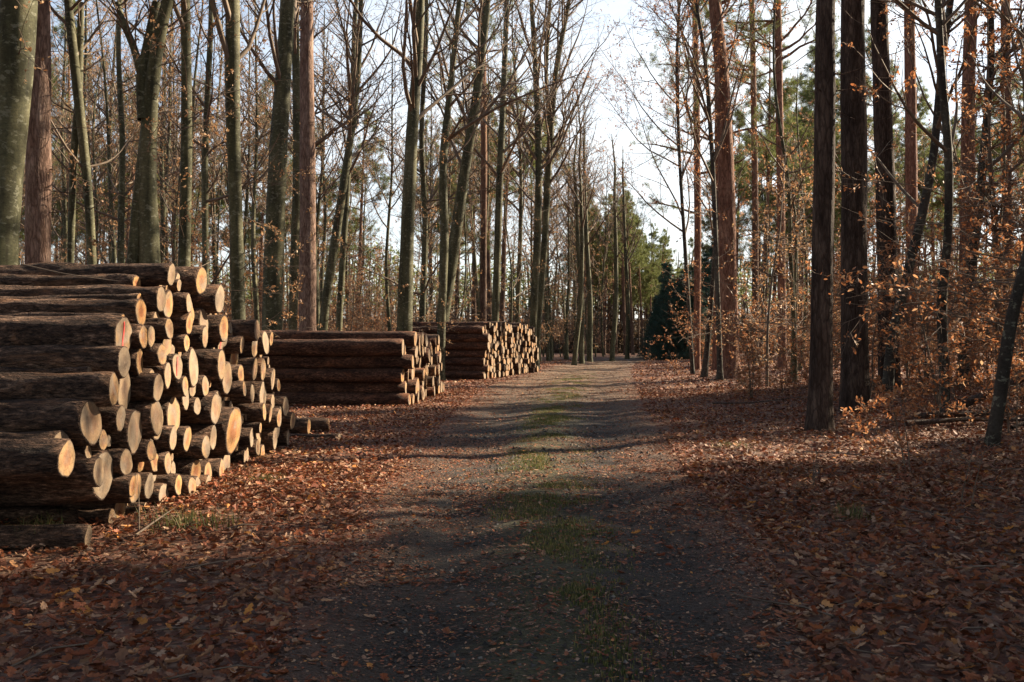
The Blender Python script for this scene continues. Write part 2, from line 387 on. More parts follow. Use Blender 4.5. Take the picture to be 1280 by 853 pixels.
# ------------------------------------------------------------------ fallen leaves
def litter(name, n, y0, y1, size, shape, fq, seed, power=2.0, road=False):
    r = np.random.default_rng(seed)
    t = r.random(n)
    y = (y0**(2-power+1e-9) + t*(y1**(2-power+1e-9)-y0**(2-power+1e-9)))**(1/(2-power+1e-9))
    x = (r.random(n)*2-1)*(.56*y+2.5)
    u = (x-(tl(y)+tr(y))/2)/((tr(y)-tl(y))/2)
    nz = fbm(np.stack([x*1.2, y*1.2, x*0], -1), 3, 21)
    nz2 = fbm(np.stack([x*.5, y*.5, x*0+4], -1), 2, 33)
    dens = np.clip((np.abs(u)-.74+.42*nz)/.34, 0, 1)
    dens = np.maximum(dens, .10+.10*np.clip(1-(np.abs(u)/.35)**2, 0, 1)*(nz > -.1)+.10*(nz2 > .1)+.45*np.clip((y-27)/14, 0, 1))
    dens = np.where((np.abs(u) > 1.1), np.clip(1.0+.35*nz2, .45, 1), dens)
    if road: x = (tl(y)+tr(y))/2+(tr(y)-tl(y))/2*(r.random(n)*2.1-1.05); u = (x-(tl(y)+tr(y))/2)/((tr(y)-tl(y))/2); dens = .35+.65*np.clip(np.abs(u)-.2+.8*fbm(np.stack([x*1.7, y*.9, x*0], -1), 3, 44), 0, 1)
    keep = r.random(n) < dens
    x, y, u = x[keep], y[keep], u[keep]; k = len(x)
    onroad = np.abs(u) < 1
    z = gz(x, y) + .012 + r.random(k)**1.5*np.where(onroad, .012, .045)
    tilt = np.where(onroad, .22, .5)
    nn = norm(np.stack([r.normal(size=k)*tilt, r.normal(size=k)*tilt, np.ones(k)], -1))
    a = r.random(k)*2*pi; d = np.stack([np.cos(a), np.sin(a), np.zeros(k)], -1)
    d = norm(d - nn*np.sum(d*nn, -1, keepdims=True))
    L = size*(.45+1.0*r.random(k)**1.6)*np.where(onroad, .5+.5*r.random(k)**1.5, 1); V, q = blades(np.stack([x, y, z], -1), d, nn, L, L*(.75+.5*r.random(k)), shape, fq, r.uniform(-1.6, 2.6, k))
    return V, q
# lobed outline for the leaves close to the camera: two strips folded along the midrib
ox = np.array([-.5, -.3, -.12, 0, .16, .3, .42, .5]); ow = np.array([.03, .17, .11, .27, .17, .26, .13, 0])
LOB = np.array([[a, 0, .0] for a in ox] + [[a, w, .22*w+.03] for a, w in zip(ox, ow)] + [[a, -w, .22*w+.03] for a, w in zip(ox, ow)])
LOB[:, 2] += .25*LOB[:, 0]**2
LOBQ = np.array([[i, i+1, 8+i+1, 8+i] for i in range(7)] + [[i, 16+i, 16+i+1, i+1] for i in range(7)])
parts = [litter('a', 62000, 3.2, 12, .068, LOB, LOBQ, 1, 0.0+.6), litter('b', 170000, 9, 32, .066, LEAF6, LQ6, 2, .8), litter('c', 130000, 28, 85, .11, LEAF4, LQ4, 3, 1.0), litter('d', 90000, 3.3, 16, .034, LEAF4, LQ4, 4, .6, True), litter('e', 24000, 12, 40, .06, LEAF4, LQ4, 8, .8, True)]
base = 0; VV, QQ = [], []
for v_, q_ in parts: VV.append(v_); QQ.append(q_+base); base += len(v_)
tag(link('fallen_leaves', np.concatenate(VV), np.concatenate(QQ), mats=[M['litter']], smooth=False), 'brown and rust coloured fallen leaves covering the forest floor and track edges', 'leaves', kind='stuff')

# grass on the crown of the track
def grass_mesh(name, x, y, h, seed, lean=.35, per=9, spread=.05, w=.004):
    r = np.random.default_rng(seed)
    x = np.repeat(x, per)+r.normal(size=len(x)*per)*spread; y = np.repeat(y, per)+r.normal(size=len(y)*per)*spread
    k = len(x); hh = np.repeat(h, per)*(.5+.8*r.random(k))
    a = r.random(k)*2*pi; ln = r.random(k)*lean*hh
    b = np.stack([x, y, gz(x, y)+.004], -1); dx = np.stack([np.cos(a)*ln, np.sin(a)*ln, np.zeros(k)], -1)
    s = np.stack([-np.sin(a), np.cos(a), np.zeros(k)], -1)*w
    up = np.array([0, 0, 1.])
    V = np.stack([b-s, b+s, b+dx*.4+up*hh[:, None]*.6+s*.7, b+dx*.4+up*hh[:, None]*.6-s*.7, b+dx*1.2+up*hh[:, None]], 1).reshape(-1, 3)
    o = np.arange(k)*5
    return V, np.stack([o, o+1, o+2, o+3], -1), np.stack([o+3, o+2, o+4], -1)
r = np.random.default_rng(5)
n = 9500; y = 3.6+r.random(n)**1.3*45; c = (tl(y)+tr(y))/2
x = c + .05*y/10 + r.normal(size=n)*.2*(1+y/40)
m_ = fbm(np.stack([x*1.5, y*.9, x*0], -1), 2, 8) > np.where(y < 6.5, .15, np.where(y > 14, .25, -.2))
V, q, t = grass_mesh('g', x[m_], y[m_], np.full(m_.sum(), .032), 6)
tag(link('grass', V, q, t, [M['grass']], smooth=False), 'short green grass growing in patches along the middle of the track', 'grass', kind='stuff')
def rocks(n, seed):
    r = np.random.default_rng(seed); y = 3.3+r.random(n)**1.4*14; u = r.random(n)*2.1-1.05; x = (tl(y)+tr(y))/2+u*(tr(y)-tl(y))/2
    s_ = (.004+.013*r.random(n)**3)*(1+y/14); c = np.stack([x, y, gz(x, y)+.008+s_*.2], -1)
    O = np.array([[1, 0, 0], [0, 1, 0], [-1, 0, 0], [0, -1, 0], [.1, .1, .7]])
    J = O[None]+r.normal(size=(n, 5, 3))*.22; a = r.random(n)*6.28; ca, sa = np.cos(a)[:, None], np.sin(a)[:, None]
    J = np.stack([J[..., 0]*ca-J[..., 1]*sa, J[..., 0]*sa+J[..., 1]*ca, J[..., 2]], -1)*s_[:, None, None]+c[:, None, :]
    b = (np.arange(n)*5)[:, None, None]; T = np.array([[0, 1, 4], [1, 2, 4], [2, 3, 4], [3, 0, 4]])[None]+b
    return J.reshape(-1, 3), T.reshape(-1, 3)
m, nt, out = mat('stone'); g_ = nd(nt, 'ShaderNodeNewGeometry')
pbsdf(nt, out, ramp(nt, g_.outputs['Random Per Island'], [(0, (.02, .018, .016)), (.7, (.055, .048, .042)), (.95, (.11, .095, .08)), (1, (.2, .18, .15))]), .8); M['stone'] = m
V, T_ = rocks(7000, 3)
tag(link('gravel', V, None, T_, [M['stone']], smooth=False), 'small dark stones and grit trodden into the track', 'gravel', kind='stuff')
# bark scraps and chips along the feet of the piles, sticks among the leaves
def scraps(n, seed):
    r = np.random.default_rng(seed); y = r.uniform(6.8, 15.5, n); x = -3.25+np.abs(r.normal(size=n))*.5-.1; k = n//3
    y[:k] = r.uniform(22.5, 50, k); x[:k] = np.where(y[:k] < 31, -2.2, -1.0+(y[:k]-40.5)*.26)+np.abs(r.normal(size=k))*.6
    nn = norm(np.stack([r.normal(size=n)*.3, r.normal(size=n)*.3, np.ones(n)], -1)); a = r.random(n)*6.28
    L = .03+.09*r.random(n)**2
    return blades(np.stack([x, y, gz(x, y)+.035+.02*r.random(n)], -1), np.stack([np.cos(a), np.sin(a), 0*a], -1), nn, L, L*r.uniform(.2, .5, n), LEAF6, LQ6)
V, q = scraps(1500, 5); tag(link('bark_litter', V, q, None, [M['log_bark']], smooth=False), 'torn bark scraps strewn along the feet of the woodpiles', 'bark scraps', kind='stuff')
V, q = scraps(500, 6); tag(link('wood_chips', V*1.0, q, None, [M['paleleaf']], smooth=False), 'pale wood chips strewn along the feet of the woodpiles', 'wood chips', kind='stuff')
def sticks(n, seed):
    r = np.random.default_rng(seed); T = Tubes()
    y = 4+r.random(n)**1.3*32; x = (r.random(n)*2-1)*(.56*y+2)
    for a, b in zip(x, y):
        u = abs((a-(tl(b)+tr(b))/2)/((tr(b)-tl(b))/2))
        if u < 1.05 or (a < -3.0 and b < 33): continue
        L = r.uniform(.15, .8); t = r.random()*6.28; d = np.array([cos(t), sin(t), 0])*L/3; p = np.array([a, b, float(gz(a, b))+.035]); P = [p]
        for k in range(3): P.append(P[-1]+d+r.normal(size=3)*np.array([.04, .04, .012])*L*2)
        rr_ = .003+.006*L; T.add(np.array(P), [rr_, rr_*.9, rr_*.7, rr_*.4], 4)
    return T.arrays()
V, q = sticks(520, 9); tag(link('fallen_sticks', V, q, None, [M['twig_bark']]), 'thin dead sticks scattered among the fallen leaves', 'sticks', kind='stuff')
def tuft(px, py, rad, h, n, label, d=None):
    d = d or EYE*F/(py-HY); x0 = (px-CXP)/F*d
    r = np.random.default_rng(int(px)); x = x0+r.normal(size=n)*rad; y = d+r.normal(size=n)*rad
    V, q, t = grass_mesh('t', x, y, np.full(n, h), int(py), .9, 6, .04, .003)
    tag(link('grass_tuft', V-np.array([x0, d, 0]), q, t, [M['grass']], smooth=False), label, 'grass tuft').location = (x0, d, 0)
tuft(238, 662, .16, .16, 45, 'green grass tuft with dry stalks at the foot of the near woodpile')
tuft(45, 684, .12, .2, 30, 'small green tuft on the short lone log in front of the near woodpile')
tuft(915, 566, .2, .07, 40, 'low green tuft among the leaves on the verge opposite the woodpiles')
tuft(1062, 650, .12, .12, 25, 'dark green tuft in the leaves below the twin dark pines')
tuft(330, 610, .1, .06, 60, 'sparse grass beside the far end of the near woodpile')

# ------------------------------------------------------------------ logs
def log_obj(fc, rad, length, yaw, pitch, hi, label, group, redline=False, bark='log_bark', seed=0, ragged=0.0):
    """fc: centre of the visible cut face; the log runs back from it along -x turned by yaw"""
    t = empty('log', fc, (random.uniform(0, .001), pitch, yaw)); tag(t, label, 'log', group)
    r = np.random.default_rng(seed)
    K = 40 if hi == 2 else (22 if hi == 1 else 12); n = 48 if hi == 2 else (14 if hi == 1 else 4)
    a = np.arange(K)/K*2*pi
    ph = r.random(4)*6.28
    out = 1+.045*np.sin(2*a+ph[0])+.03*np.sin(3*a+ph[1])+.018*np.sin(5*a+ph[2])+.012*np.sin(9*a+ph[3])
    xs = -length*(np.linspace(0, 1, n)**1.0)
    taper = 1-.10*np.linspace(0, 1, n)*r.uniform(-1, 1)
    bend = .02*length/4*np.sin(np.linspace(0, pi, n))*r.uniform(-1, 1)
    A, Xs = np.meshgrid(a, xs)
    rr = rad*out[None, :]*taper[:, None]
    P = np.stack([Xs*2.2, np.cos(A)*rad*9, np.sin(A)*rad*9], -1)
    amp = .023 if hi == 2 else .014
    rr = rr + amp*fbm(P+ph[3]*10, 3, seed % 97)*(1 if hi else .5)*(.3+.7*np.clip(-Xs/.15, 0, 1))
    if hi == 2:
        for _ in range(3):    # knots
            kx, ka = -r.random()*length, r.random()*6.28
            da = np.angle(np.exp(1j*(A-ka)))
            rr = rr + .025*np.exp(-((Xs-kx)/.07)**2-(da*rad/.05)**2)
    # cut plane not perfectly square
    sx, sz = r.normal()*.05, r.normal()*.05
    w0 = np.zeros_like(Xs); w0[0] = 1
    Yc = np.cos(A)*rr; Zc = np.sin(A)*rr + bend[:, None]
    Xc = Xs + w0*(Yc*sx+Zc*sz)
    body = np.stack([Xc, Yc, Zc], -1)
    # end ring of bark, turning in onto the wood
    k_in = .93 if hi else .9
    inner = np.stack([Yc[0]*sx*k_in+Zc[0]*sz*k_in+.003, Yc[0]*k_in, Zc[0]*k_in], -1)
    V = np.concatenate([inner[None], body], 0)
    # far end cap
    cap = np.array([[xs[-1], 0, bend[-1]]])
    nn = n+1
    i = (np.arange(nn-1)[:, None]*K); j = np.arange(K)[None, :]; j2 = (j+1) % K
    q = np.stack([i+j, i+j2, i+K+j2, i+K+j], -1).reshape(-1, 4)
    Vb = np.concatenate([V.reshape(-1, 3), cap]); tc = np.stack([np.full(K, nn*K), (nn-1)*K+(np.arange(K)+1) % K, (nn-1)*K+np.arange(K)], -1)
    link('bark', Vb, q, tc, [M[bark]], t)
    # cut face: concentric rings, rad attribute
    nr = 7 if hi == 2 else (4 if hi else 2)
    ks = np.linspace(1, 0, nr+1)[:-1]
    FV, ra = [], []
    for k in ks:
        fr = inner*k
        fr[:, 0] = inner[:, 0]*k + (.0025*vnoise(np.stack([a*0, np.cos(a)*k*3, np.sin(a)*k*3], -1)+ph[1]*5) if hi else 0) + .001
        FV.append(fr); ra.append(np.full(K, k))
    FV = np.concatenate(FV+[np.array([[0.001, 0, 0]])]); ra = np.concatenate(ra+[np.zeros(1)])
    i = (np.arange(nr-1)[:, None]*K)
    q = np.stack([i+j, i+K+j, i+K+j2, i+j2], -1).reshape(-1, 4) if nr > 1 else None
    tr_ = np.stack([(nr-1)*K+np.arange(K), np.full(K, nr*K), (nr-1)*K+(np.arange(K)+1) % K], -1)
    f = link('cut_face', FV, q, tr_, [M['cut_wood']], t, attrs={'rad': ra})
    if redline:
        w = .013; zz = np.linspace(-.8, .8, 9)*rad*.93; yy = .015*np.sin(zz*14)-.01
        xx = (yy*sx+zz*sz)*1.0+.007
        Vr = np.concatenate([np.stack([xx, yy-w, zz], -1), np.stack([xx, yy+w*.8, zz], -1)])
        k = np.arange(8); link('paint_mark', Vr, np.stack([k, k+9, k+10, k+1], -1), None, [M['red_paint']], f)
    return t

def sizeword(r_): return 'thick' if r_ > .17 else ('medium' if r_ > .12 else 'slim')
def label_pile(L, pile, zstep, extra=''):
    """L: list of dict(d, z, r): writes a label that names layer and place in the layer"""
    rows = {}
    for c in L:
        c['row'] = int(c['z']//zstep); rows.setdefault(c['row'], []).append(c)
    for k, rw in rows.items():
        rw.sort(key=lambda c: c['d'])
        for n_, c in enumerate(rw):
            lay = 'bottom' if k == 0 else ordinal(k+1)
            c['label'] = f"{sizeword(c['r'])} {c.get('look','')}log, {ordinal(n_+1)} from the viewer in the {lay} layer, {pile}".replace('  ', ' ')

# nearest pile: cut faces read off as (x, y, height) of each disc
P1 = """216 344 28;247 351 34;269 374 38;199 374 35;213 381 34;180 390 34;232 380 25;240 388 38;232 405 28;196 412 27;202 430 30;184 422 28;173 423 30;
158 425 52 r;149 447 38;178 458 38;187 442 27;229 429 22;251 421 28;277 411 34;280 435 22 r;241 460 48;270 457 38;214 458 32 r;204 469 32;164 488 52;191 480 36;
181 498 40;278 472 40;257 483 27;224 483 26;238 497 32;295 468 25;292 486 20;267 510 42;130 487 42;299 431 23;312 422 28;119 528 56;80 574 48;113 590 37;147 523 33;
166 538 55;181 505 46;195 528 42;224 521 50;133 550 26;137 596 60;151 579 34;149 605 30;159 610 38;175 563 25;180 580 22;184 560 22;207 548 32;201 579 30;195 578 27;
232 548 33;248 559 30;260 547 31;251 508 22;268 511 42;284 546 60;245 592 32;259 596 33;273 595 31;286 592 38;184 608 34;211 635 32;217 611 29;224 609 26;256 623 22;
299 535 34;306 526 14;313 550 24;313 573 28;313 492 24;313 424 30;321 429 29;328 434 28;333 424 18;311 462 28;323 462 30;332 474 28;326 494 34;350 482 17;341 502 18;
351 508 26;346 517 18;321 515 23;329 517 23;338 523 24;363 511 27;358 529 22;358 543 22;346 538 22;339 547 30;325 538 18;317 535 14;322 560 20;240 625 24;330 566 20;344 560 18"""
L1 = []
for s in P1.replace('\n', '').split(';'):
    a = s.split(); px, py, h = map(float, a[:3])
    d = -3.3*F/(px-CXP); L1.append(dict(d=d, z=EYE+(HY-py)/F*d, r=max(.055, h/2/F*d*1.0), red=len(a) > 3, px=px, py=py))
for c in L1: c['d0'], c['z0'] = c['d'], c['z']
for it in range(160):
    for i_ in range(len(L1)):
        for j_ in range(i_+1, len(L1)):
            a, b = L1[i_], L1[j_]
            dx, dz = b['d']-a['d'], b['z']-a['z']; D = math.hypot(dx, dz) or 1e-3; ov = a['r']+b['r']-D
            ov -= .16*min(a['r'], b['r'])
            if ov > 0:
                k = .5*ov*.8/D; wa = b['r']/(a['r']+b['r'])*2; wb = 2-wa
                a['d'] -= dx*k*wa; a['z'] -= dz*k*wa; b['d'] += dx*k*wb; b['z'] += dz*k*wb
    for c in L1:
        c['z'] = max(c['z'], c['r']+.02)
        c['d'] += (c['d0']-c['d'])*.06; c['z'] += (c['z0']-c['z'])*.06; c['d'] = max(c['d'], 7.0)
for c in L1:      # last residual overlap: trim the smaller
    for b in L1:
        if b is c: continue
        D = math.hypot(b['d']-c['d'], b['z']-c['z']); ov = c['r']+b['r']-D
        lim = .2*c['r']
        if ov > lim and c['r'] <= b['r']: c['r'] = max(.04, c['r']-ov+lim)
def top1(d): return np.interp(d, [6.7, 7.2, 7.6, 8.2, 9.0, 9.5, 10.8, 11.6, 12.6, 13.8, 14.7], [.0, .8, 1.2, 1.75, 2.2, 2.35, 2.25, 1.9, 1.7, 1.2, .3])
rf = random.Random(3); fill = []
for k in range(30000):
    d = rf.uniform(6.9, 14.5); z = rf.uniform(.06, 2.3)
    if z > top1(d)-.08 or (d < 8.3 and z < .75-.5*(d-7.3)): continue
    m_ = min(math.hypot(c['d']-d, c['z']-z)-c['r'] for c in L1+fill)
    m_ = min(m_*1.15, z-.01, .17)
    if m_ > .047: fill.append(dict(d=d, z=z, r=m_, red=False, fill=True, look='recessed dark '))
for c in L1:
    c['look'] = 'red-striped ' if c['red'] else 'pale-ended '
ALL1 = L1+fill
label_pile(ALL1, 'near woodpile', .24)
SPECS = []       # (apparent size, (x, y, z), yaw, arguments)
for k, c in enumerate(ALL1):
    c['x'] = -3.3 + (rf.uniform(-.06, .08) if not c.get('fill') else rf.uniform(-.28, -.05))
for a in ALL1:
    for b in ALL1:
        if a['r'] < b['r'] and math.hypot(a['d']-b['d'], a['z']-b['z']) < a['r']+b['r']-.006 and abs(a['x']-b['x']) < .05: a['x'] = b['x']+(.07 if not a.get('fill') else -.07)
for k, c in enumerate(ALL1):
    SPECS.append((c['r']/c['d'], (c['x'], c['d'], c['z']), rf.uniform(-.045, .045)*(.5 if not c.get('fill') else .2), dict(rad=c['r'], length=rf.uniform(3.7, 4.3), pitch=rf.uniform(-.012, .012), hi=2 if c['d'] < 10 else 1,
                  label=c['label'], group='logs in the near woodpile', redline=c['red'], seed=100+k)))

# loose logs around the near pile
def solo(px, py, d, r_, length, yaw, label, hi=2, pitch=0):
    x = (px-CXP)/F*d; log_obj((x, d, EYE+(HY-py)/F*d), r_, length, yaw, pitch, hi, label, 'loose logs beside the woodpiles', seed=int(px*7))
solo(110, 671, 7.35, .088, 1.6, .05, 'short lone log lying on leaves in front of the near woodpile')
solo(411, 531, 17.0, .13, .9, .1, 'upper short log end between the near and the middle woodpile', 1)
solo(386, 533, 16.2, .14, 1.0, .05, 'squat short log end touching the far side of the near woodpile', 1)
solo(424, 548, 15.6, .085, 1.1, -.1, 'small short log lying on leaves just beyond the near woodpile', 1)
solo(508, 505, 24.0, .13, 4.0, .0, 'long log on the ground along the foot of the middle woodpile', 1)

def pack(d0, d1, top, rmin, rmax, nmax, seed):
    rr = random.Random(seed); cs = []
    for k in range(nmax):
        r_ = rr.triangular(rmin, rmax, (rmin+rmax)/2); best = None
        cand = [(d, r_) for d in np.arange(d0+r_, d1-r_, r_*.7)]
        for i_ in range(len(cs)):
            a = cs[i_]
            for j_ in range(i_+1, len(cs)):
                b = cs[j_]; D = math.hypot(a[0]-b[0], a[1]-b[1])
                R1, R2 = a[2]+r_, b[2]+r_
                if D > R1+R2 or D < 1e-6: continue
                x_ = (D*D+R1*R1-R2*R2)/(2*D); h2 = R1*R1-x_*x_
                if h2 < 0: continue
                h = math.sqrt(h2); ex, ez = (b[0]-a[0])/D, (b[1]-a[1])/D
                for s in (1, -1):
                    cand.append((a[0]+ex*x_-ez*h*s, a[1]+ez*x_+ex*h*s))
        for d, z in cand:
            if z < r_-1e-6 or d < d0+r_ or d > d1-r_: continue
            if best and z+0*d >= best[1]: continue
            if z+r_ > top(d): continue
            if any((c[0]-d)**2+(c[1]-z)**2 < (c[2]+r_-.002)**2 for c in cs): continue
            best = (d, z)
        if best is None: continue
        cs.append((best[0], best[1], r_))
    return cs
def pile(cs, origin, ang, length, name, group, seed, near_hi, cap=None, bark='log_bark'):
    """cs in (along, z, r); 'along' runs from origin in direction turned ang clockwise from +y"""
    rr = random.Random(seed); L = [dict(d=a, z=b, r=c, look='') for a, b, c in cs]
    label_pile(L, name, .3)
    for k, c in enumerate(L):
        off = rr.uniform(-.14, .14)
        p = (origin[0]+sin(ang)*c['d']+cos(ang)*off, origin[1]+cos(ang)*c['d']-sin(ang)*off, c['z']+.03)
        SPECS.append((c['r']/p[1]+(1 if c['d'] < 1.0 else 0), p, -ang+rr.uniform(-.02, .02), dict(rad=c['r'], length=rr.uniform(length-.2, length+.2), pitch=rr.uniform(-.008, .008), hi=near_hi if c['d'] < 2.5 else 0,
                      label=c['label'], group=group, seed=seed*1000+k, bark=bark)))
cs2 = pack(0, 6.6, lambda d: 2.68-.05*d-(max(0, d-5.4))*1.0, .13, .22, 90, 4)
pile(cs2, (-2.55, 23.3), .055, 4.0, 'middle woodpile', 'logs in the middle woodpile', 5, 1, bark='log_bark_red')
cs3 = pack(0, 10.2, lambda d: 2.45+.03*d-(max(0, d-9.0))*1.2, .12, .2, 230, 6)
pile(cs3, (-1.15, 40.5), .25, 3.8, 'far woodpile', 'logs in the far woodpile', 7, 1, bark='log_bark_red')
SPECS.sort(key=lambda t: -t[0])
for sz, p, yaw, kw in SPECS[:293]:
    log_obj(p, kw.pop('rad'), kw.pop('length'), yaw, kw.pop('pitch'), kw.pop('hi'), kw.pop('label'), kw.pop('group'), **kw)
T = Tubes(); FV, FQ, ra, b0 = [], [], [], 0
for sz, p, yaw, kw in SPECS[293:]:
    r_ = kw['rad']; ax = np.array([-cos(yaw), -sin(yaw), 0])
    T.add([np.array(p)+ax*q_ for q_ in (0, 1.2, 3.8)], [r_, r_, r_*.95], 12)
    a = np.arange(12)/12*2*pi; s_ = np.array([-sin(yaw), cos(yaw), 0])
    ring = np.array(p)-ax*.004+(s_[None]*np.cos(a)[:, None]+np.array([[0, 0, 1.]])*np.sin(a)[:, None])*(r_*.92*(1+.06*np.sin(2*a+r_*90)))[:, None]
    FV.append(np.concatenate([ring, [np.array(p)-ax*.004]])); FQ.append(np.stack([np.arange(12), (np.arange(12)+1) % 12, np.full(12, 12)], -1)+b0); b0 += 13
    ra += [1]*12+[0]
V, q = T.arrays()
st = link('small_logs', V, q, None, [M['log_bark']]); tag(st, 'remaining small and distant logs filling the woodpiles, most in the far woodpile', 'logs', None, 'stuff')
link('cut_face', np.concatenate(FV), None, np.concatenate(FQ), [M['cut_wood_mixed']], st, attrs={'rad': ra})
print('LOGS', len(ALL1), len(cs2), len(cs3))

# ------------------------------------------------------------------ tree growth
def perp(d):
    a = np.array([1., 0, 0]) if abs(d[2]) > .8 else np.array([0, 0, 1.])
    u = np.cross(d, a); return u/np.linalg.norm(u)
class Grow:
    def __init__(s, seed):
        s.r = random.Random(seed); s.T = Tubes(); s.lp = []; s.ld = []
    def rv(s): return np.array([s.r.gauss(0, 1), s.r.gauss(0, 1), s.r.gauss(0, 1)])
    def side(s, d, ang):
        u = perp(d); v = np.cross(d, u); a = s.r.random()*2*pi
        o = u*cos(a)+v*sin(a)
        q = d*cos(ang)+o*sin(ang); return q/np.linalg.norm(q)
    def branch(s, p, d, L, r0, lvl, P):
        n = P['seg'][lvl]; pts = [p]; rad = [r0]; dd = d; dirs = [d]
        up = P['up'][lvl]; wg = P['wig'][lvl]
        for i in range(n):
            dd = dd + s.rv()*wg + np.array([0, 0, up]); dd = dd/np.linalg.norm(dd)
            pts.append(pts[-1]+dd*L/n); dirs.append(dd); rad.append(max(P['rmin'], r0*(1-.8*(i+1)/n)))
        s.T.add(np.array(pts), rad, P['sides'][lvl])
        if lvl < P['max']:
            m = max(1, int(P['kids'][lvl]*L**.7*s.r.uniform(.7, 1.3)))
            for k in range(m):
                t = s.r.uniform(P['t0'][lvl], 1.0)*n; i = min(int(t), n-1); f = t-i
                q = pts[i]*(1-f)+pts[i+1]*f; rr = (rad[i]*(1-f)+rad[i+1]*f)
                cl = L*s.r.uniform(.28, .6)*(1.15-.6*t/n)
                s.branch(q, s.side(dirs[i+1], R(s.r.uniform(*P['ang'][lvl]))), cl, max(P['rmin'], rr*.6), lvl+1, P)
        if lvl >= P['leaflvl'] and P['leaves']:
            for k in range(s.r.randint(*P['leaves'])):
                t = s.r.uniform(.15, 1.0)*n; i = min(int(t), n-1); f = t-i
                s.lp.append(pts[i]*(1-f)+pts[i+1]*f + s.rv()*P['lsp']); s.ld.append(dirs[i+1]+s.rv()*.5)
BEECH = dict(seg=[7, 5, 4, 3], up=[.10, .07, .03, .02], wig=[.10, .13, .16, .2], rmin=.004, sides=[5, 3, 3, 3], max=3, kids=[2.2, 2.6, 2.6], t0=[.2, .15, .15], ang=[(25, 60), (25, 60), (25, 65)], leaflvl=2, leaves=None, lsp=.03)
PINE = dict(seg=[6, 4, 3], up=[.05, .08, .08], wig=[.13, .15, .15], rmin=.006, sides=[5, 3, 3], max=2, kids=[3.2, 3.0], t0=[.35, .2], ang=[(30, 70), (30, 60)], leaflvl=1, leaves=(5, 9), lsp=.05)

def trunk_mesh(path, rads, K, name, m, parent, flare=.0, amp=.02, seed=0, ridge=0.0):
    """path dense polyline; flared at the foot, with a rough outline"""
    P = np.array(path, float); r_ = np.array(rads, float); n = len(P)
    T = np.gradient(P, axis=0); T = norm(T)
    U = norm(np.cross(T, np.array([[0., 1, 0]]))); W = np.cross(T, U)
    a = np.arange(K)/K*2*pi; A = a[None, :]
    h = P[:, 2:3]-P[0, 2]
    rr = np.tile(r_[:, None], (1, K))
    rr = rr*(1+flare*np.exp(-h/.35)*(1+.45*np.sin(A*4+seed)+.3*np.sin(A*7+seed*2)))
    q = np.stack([np.cos(A)*rr/.12+seed, np.sin(A)*rr/.12, np.broadcast_to(h, rr.shape)*(1.6 if ridge else 1.0)], -1)
    rr = rr*(1+amp*fbm(q, 3, seed % 50)) + rr*.04*vnoise(np.stack([np.cos(A)+0*h, np.sin(A)+0*h, h*.8+0*A], -1)+seed, 3)
    V = P[:, None, :]+U[:, None, :]*(np.cos(A)*rr)[..., None]+W[:, None, :]*(np.sin(A)*rr)[..., None]
    i = (np.arange(n-1)[:, None]*K); j = np.arange(K)[None, :]; j2 = (j+1) % K
    Q = np.stack([i+j, i+K+j, i+K+j2, i+j2], -1).reshape(-1, 4)
    return V.reshape(-1, 3), Q
def resample(pts, step):
    pts = np.array(pts, float); s = np.concatenate([[0], np.cumsum(np.linalg.norm(np.diff(pts[:, :3], axis=0), axis=1))])
    n = max(4, int(s[-1]/step)); t = np.linspace(0, s[-1], n)
    # smooth by averaging the polyline
    o = np.stack([np.interp(t, s, pts[:, k]) for k in range(pts.shape[1])], -1)
    w = max(1, int(n/14))
    for _ in range(w*2):
        o[1:-1] = (o[:-2]+o[1:-1]*2+o[2:])/4
    return o

def leaves_mesh(name, G, size, m, parent, shape='leaf', nper=1):
    if not G.lp: return None
    p = np.array(G.lp); d = np.array(G.ld); r = np.random.default_rng(len(p))
    if shape == 'leaf':
        k = len(p); nn = norm(r.normal(size=(k, 3))*.6+np.array([0, 0, 1.])); L = size*(.6+.7*r.random(k))
        V, q = blades(p, d+r.normal(size=(k, 3))*.4, nn, L, L*.8, LEAF4 if size > .09 else LEAF6, LQ4 if size > .09 else LQ6)
    else:
        p = np.repeat(p, nper, 0); d = norm(np.repeat(d, nper, 0)); k = len(p)
        dd = norm(d*.6+r.normal(size=(k, 3))*.75+np.array([0, 0, .15])); L = size*(.6+.8*r.random(k))
        V, q = blades(p+dd*L[:, None]*.5, dd, r.normal(size=(k, 3)), L, L*.12, LEAF4, LQ4)
    return link(name, V, q, None, [m], parent, smooth=False)

def finish(root, G, tv, tq, bark, crownmat, leaf=None, lsize=.07, nper=12, lname='leaves', extra=None):
    tk = link('trunk', tv, tq, None, [M[bark]], root)
    V, q = G.T.arrays(); cr = None
    if len(V): cr = link('crown', V, q, None, [M[crownmat]], root)
    ch = [tk]
    if cr is not None: ch.append(cr)
    kids(root, *ch)
    if leaf and G.lp:
        lf = leaves_mesh(lname, G, lsize, M[leaf], cr, 'leaf' if 'needle' not in leaf else 'needle', nper)
        if lf: kids(cr, lf)
    return root

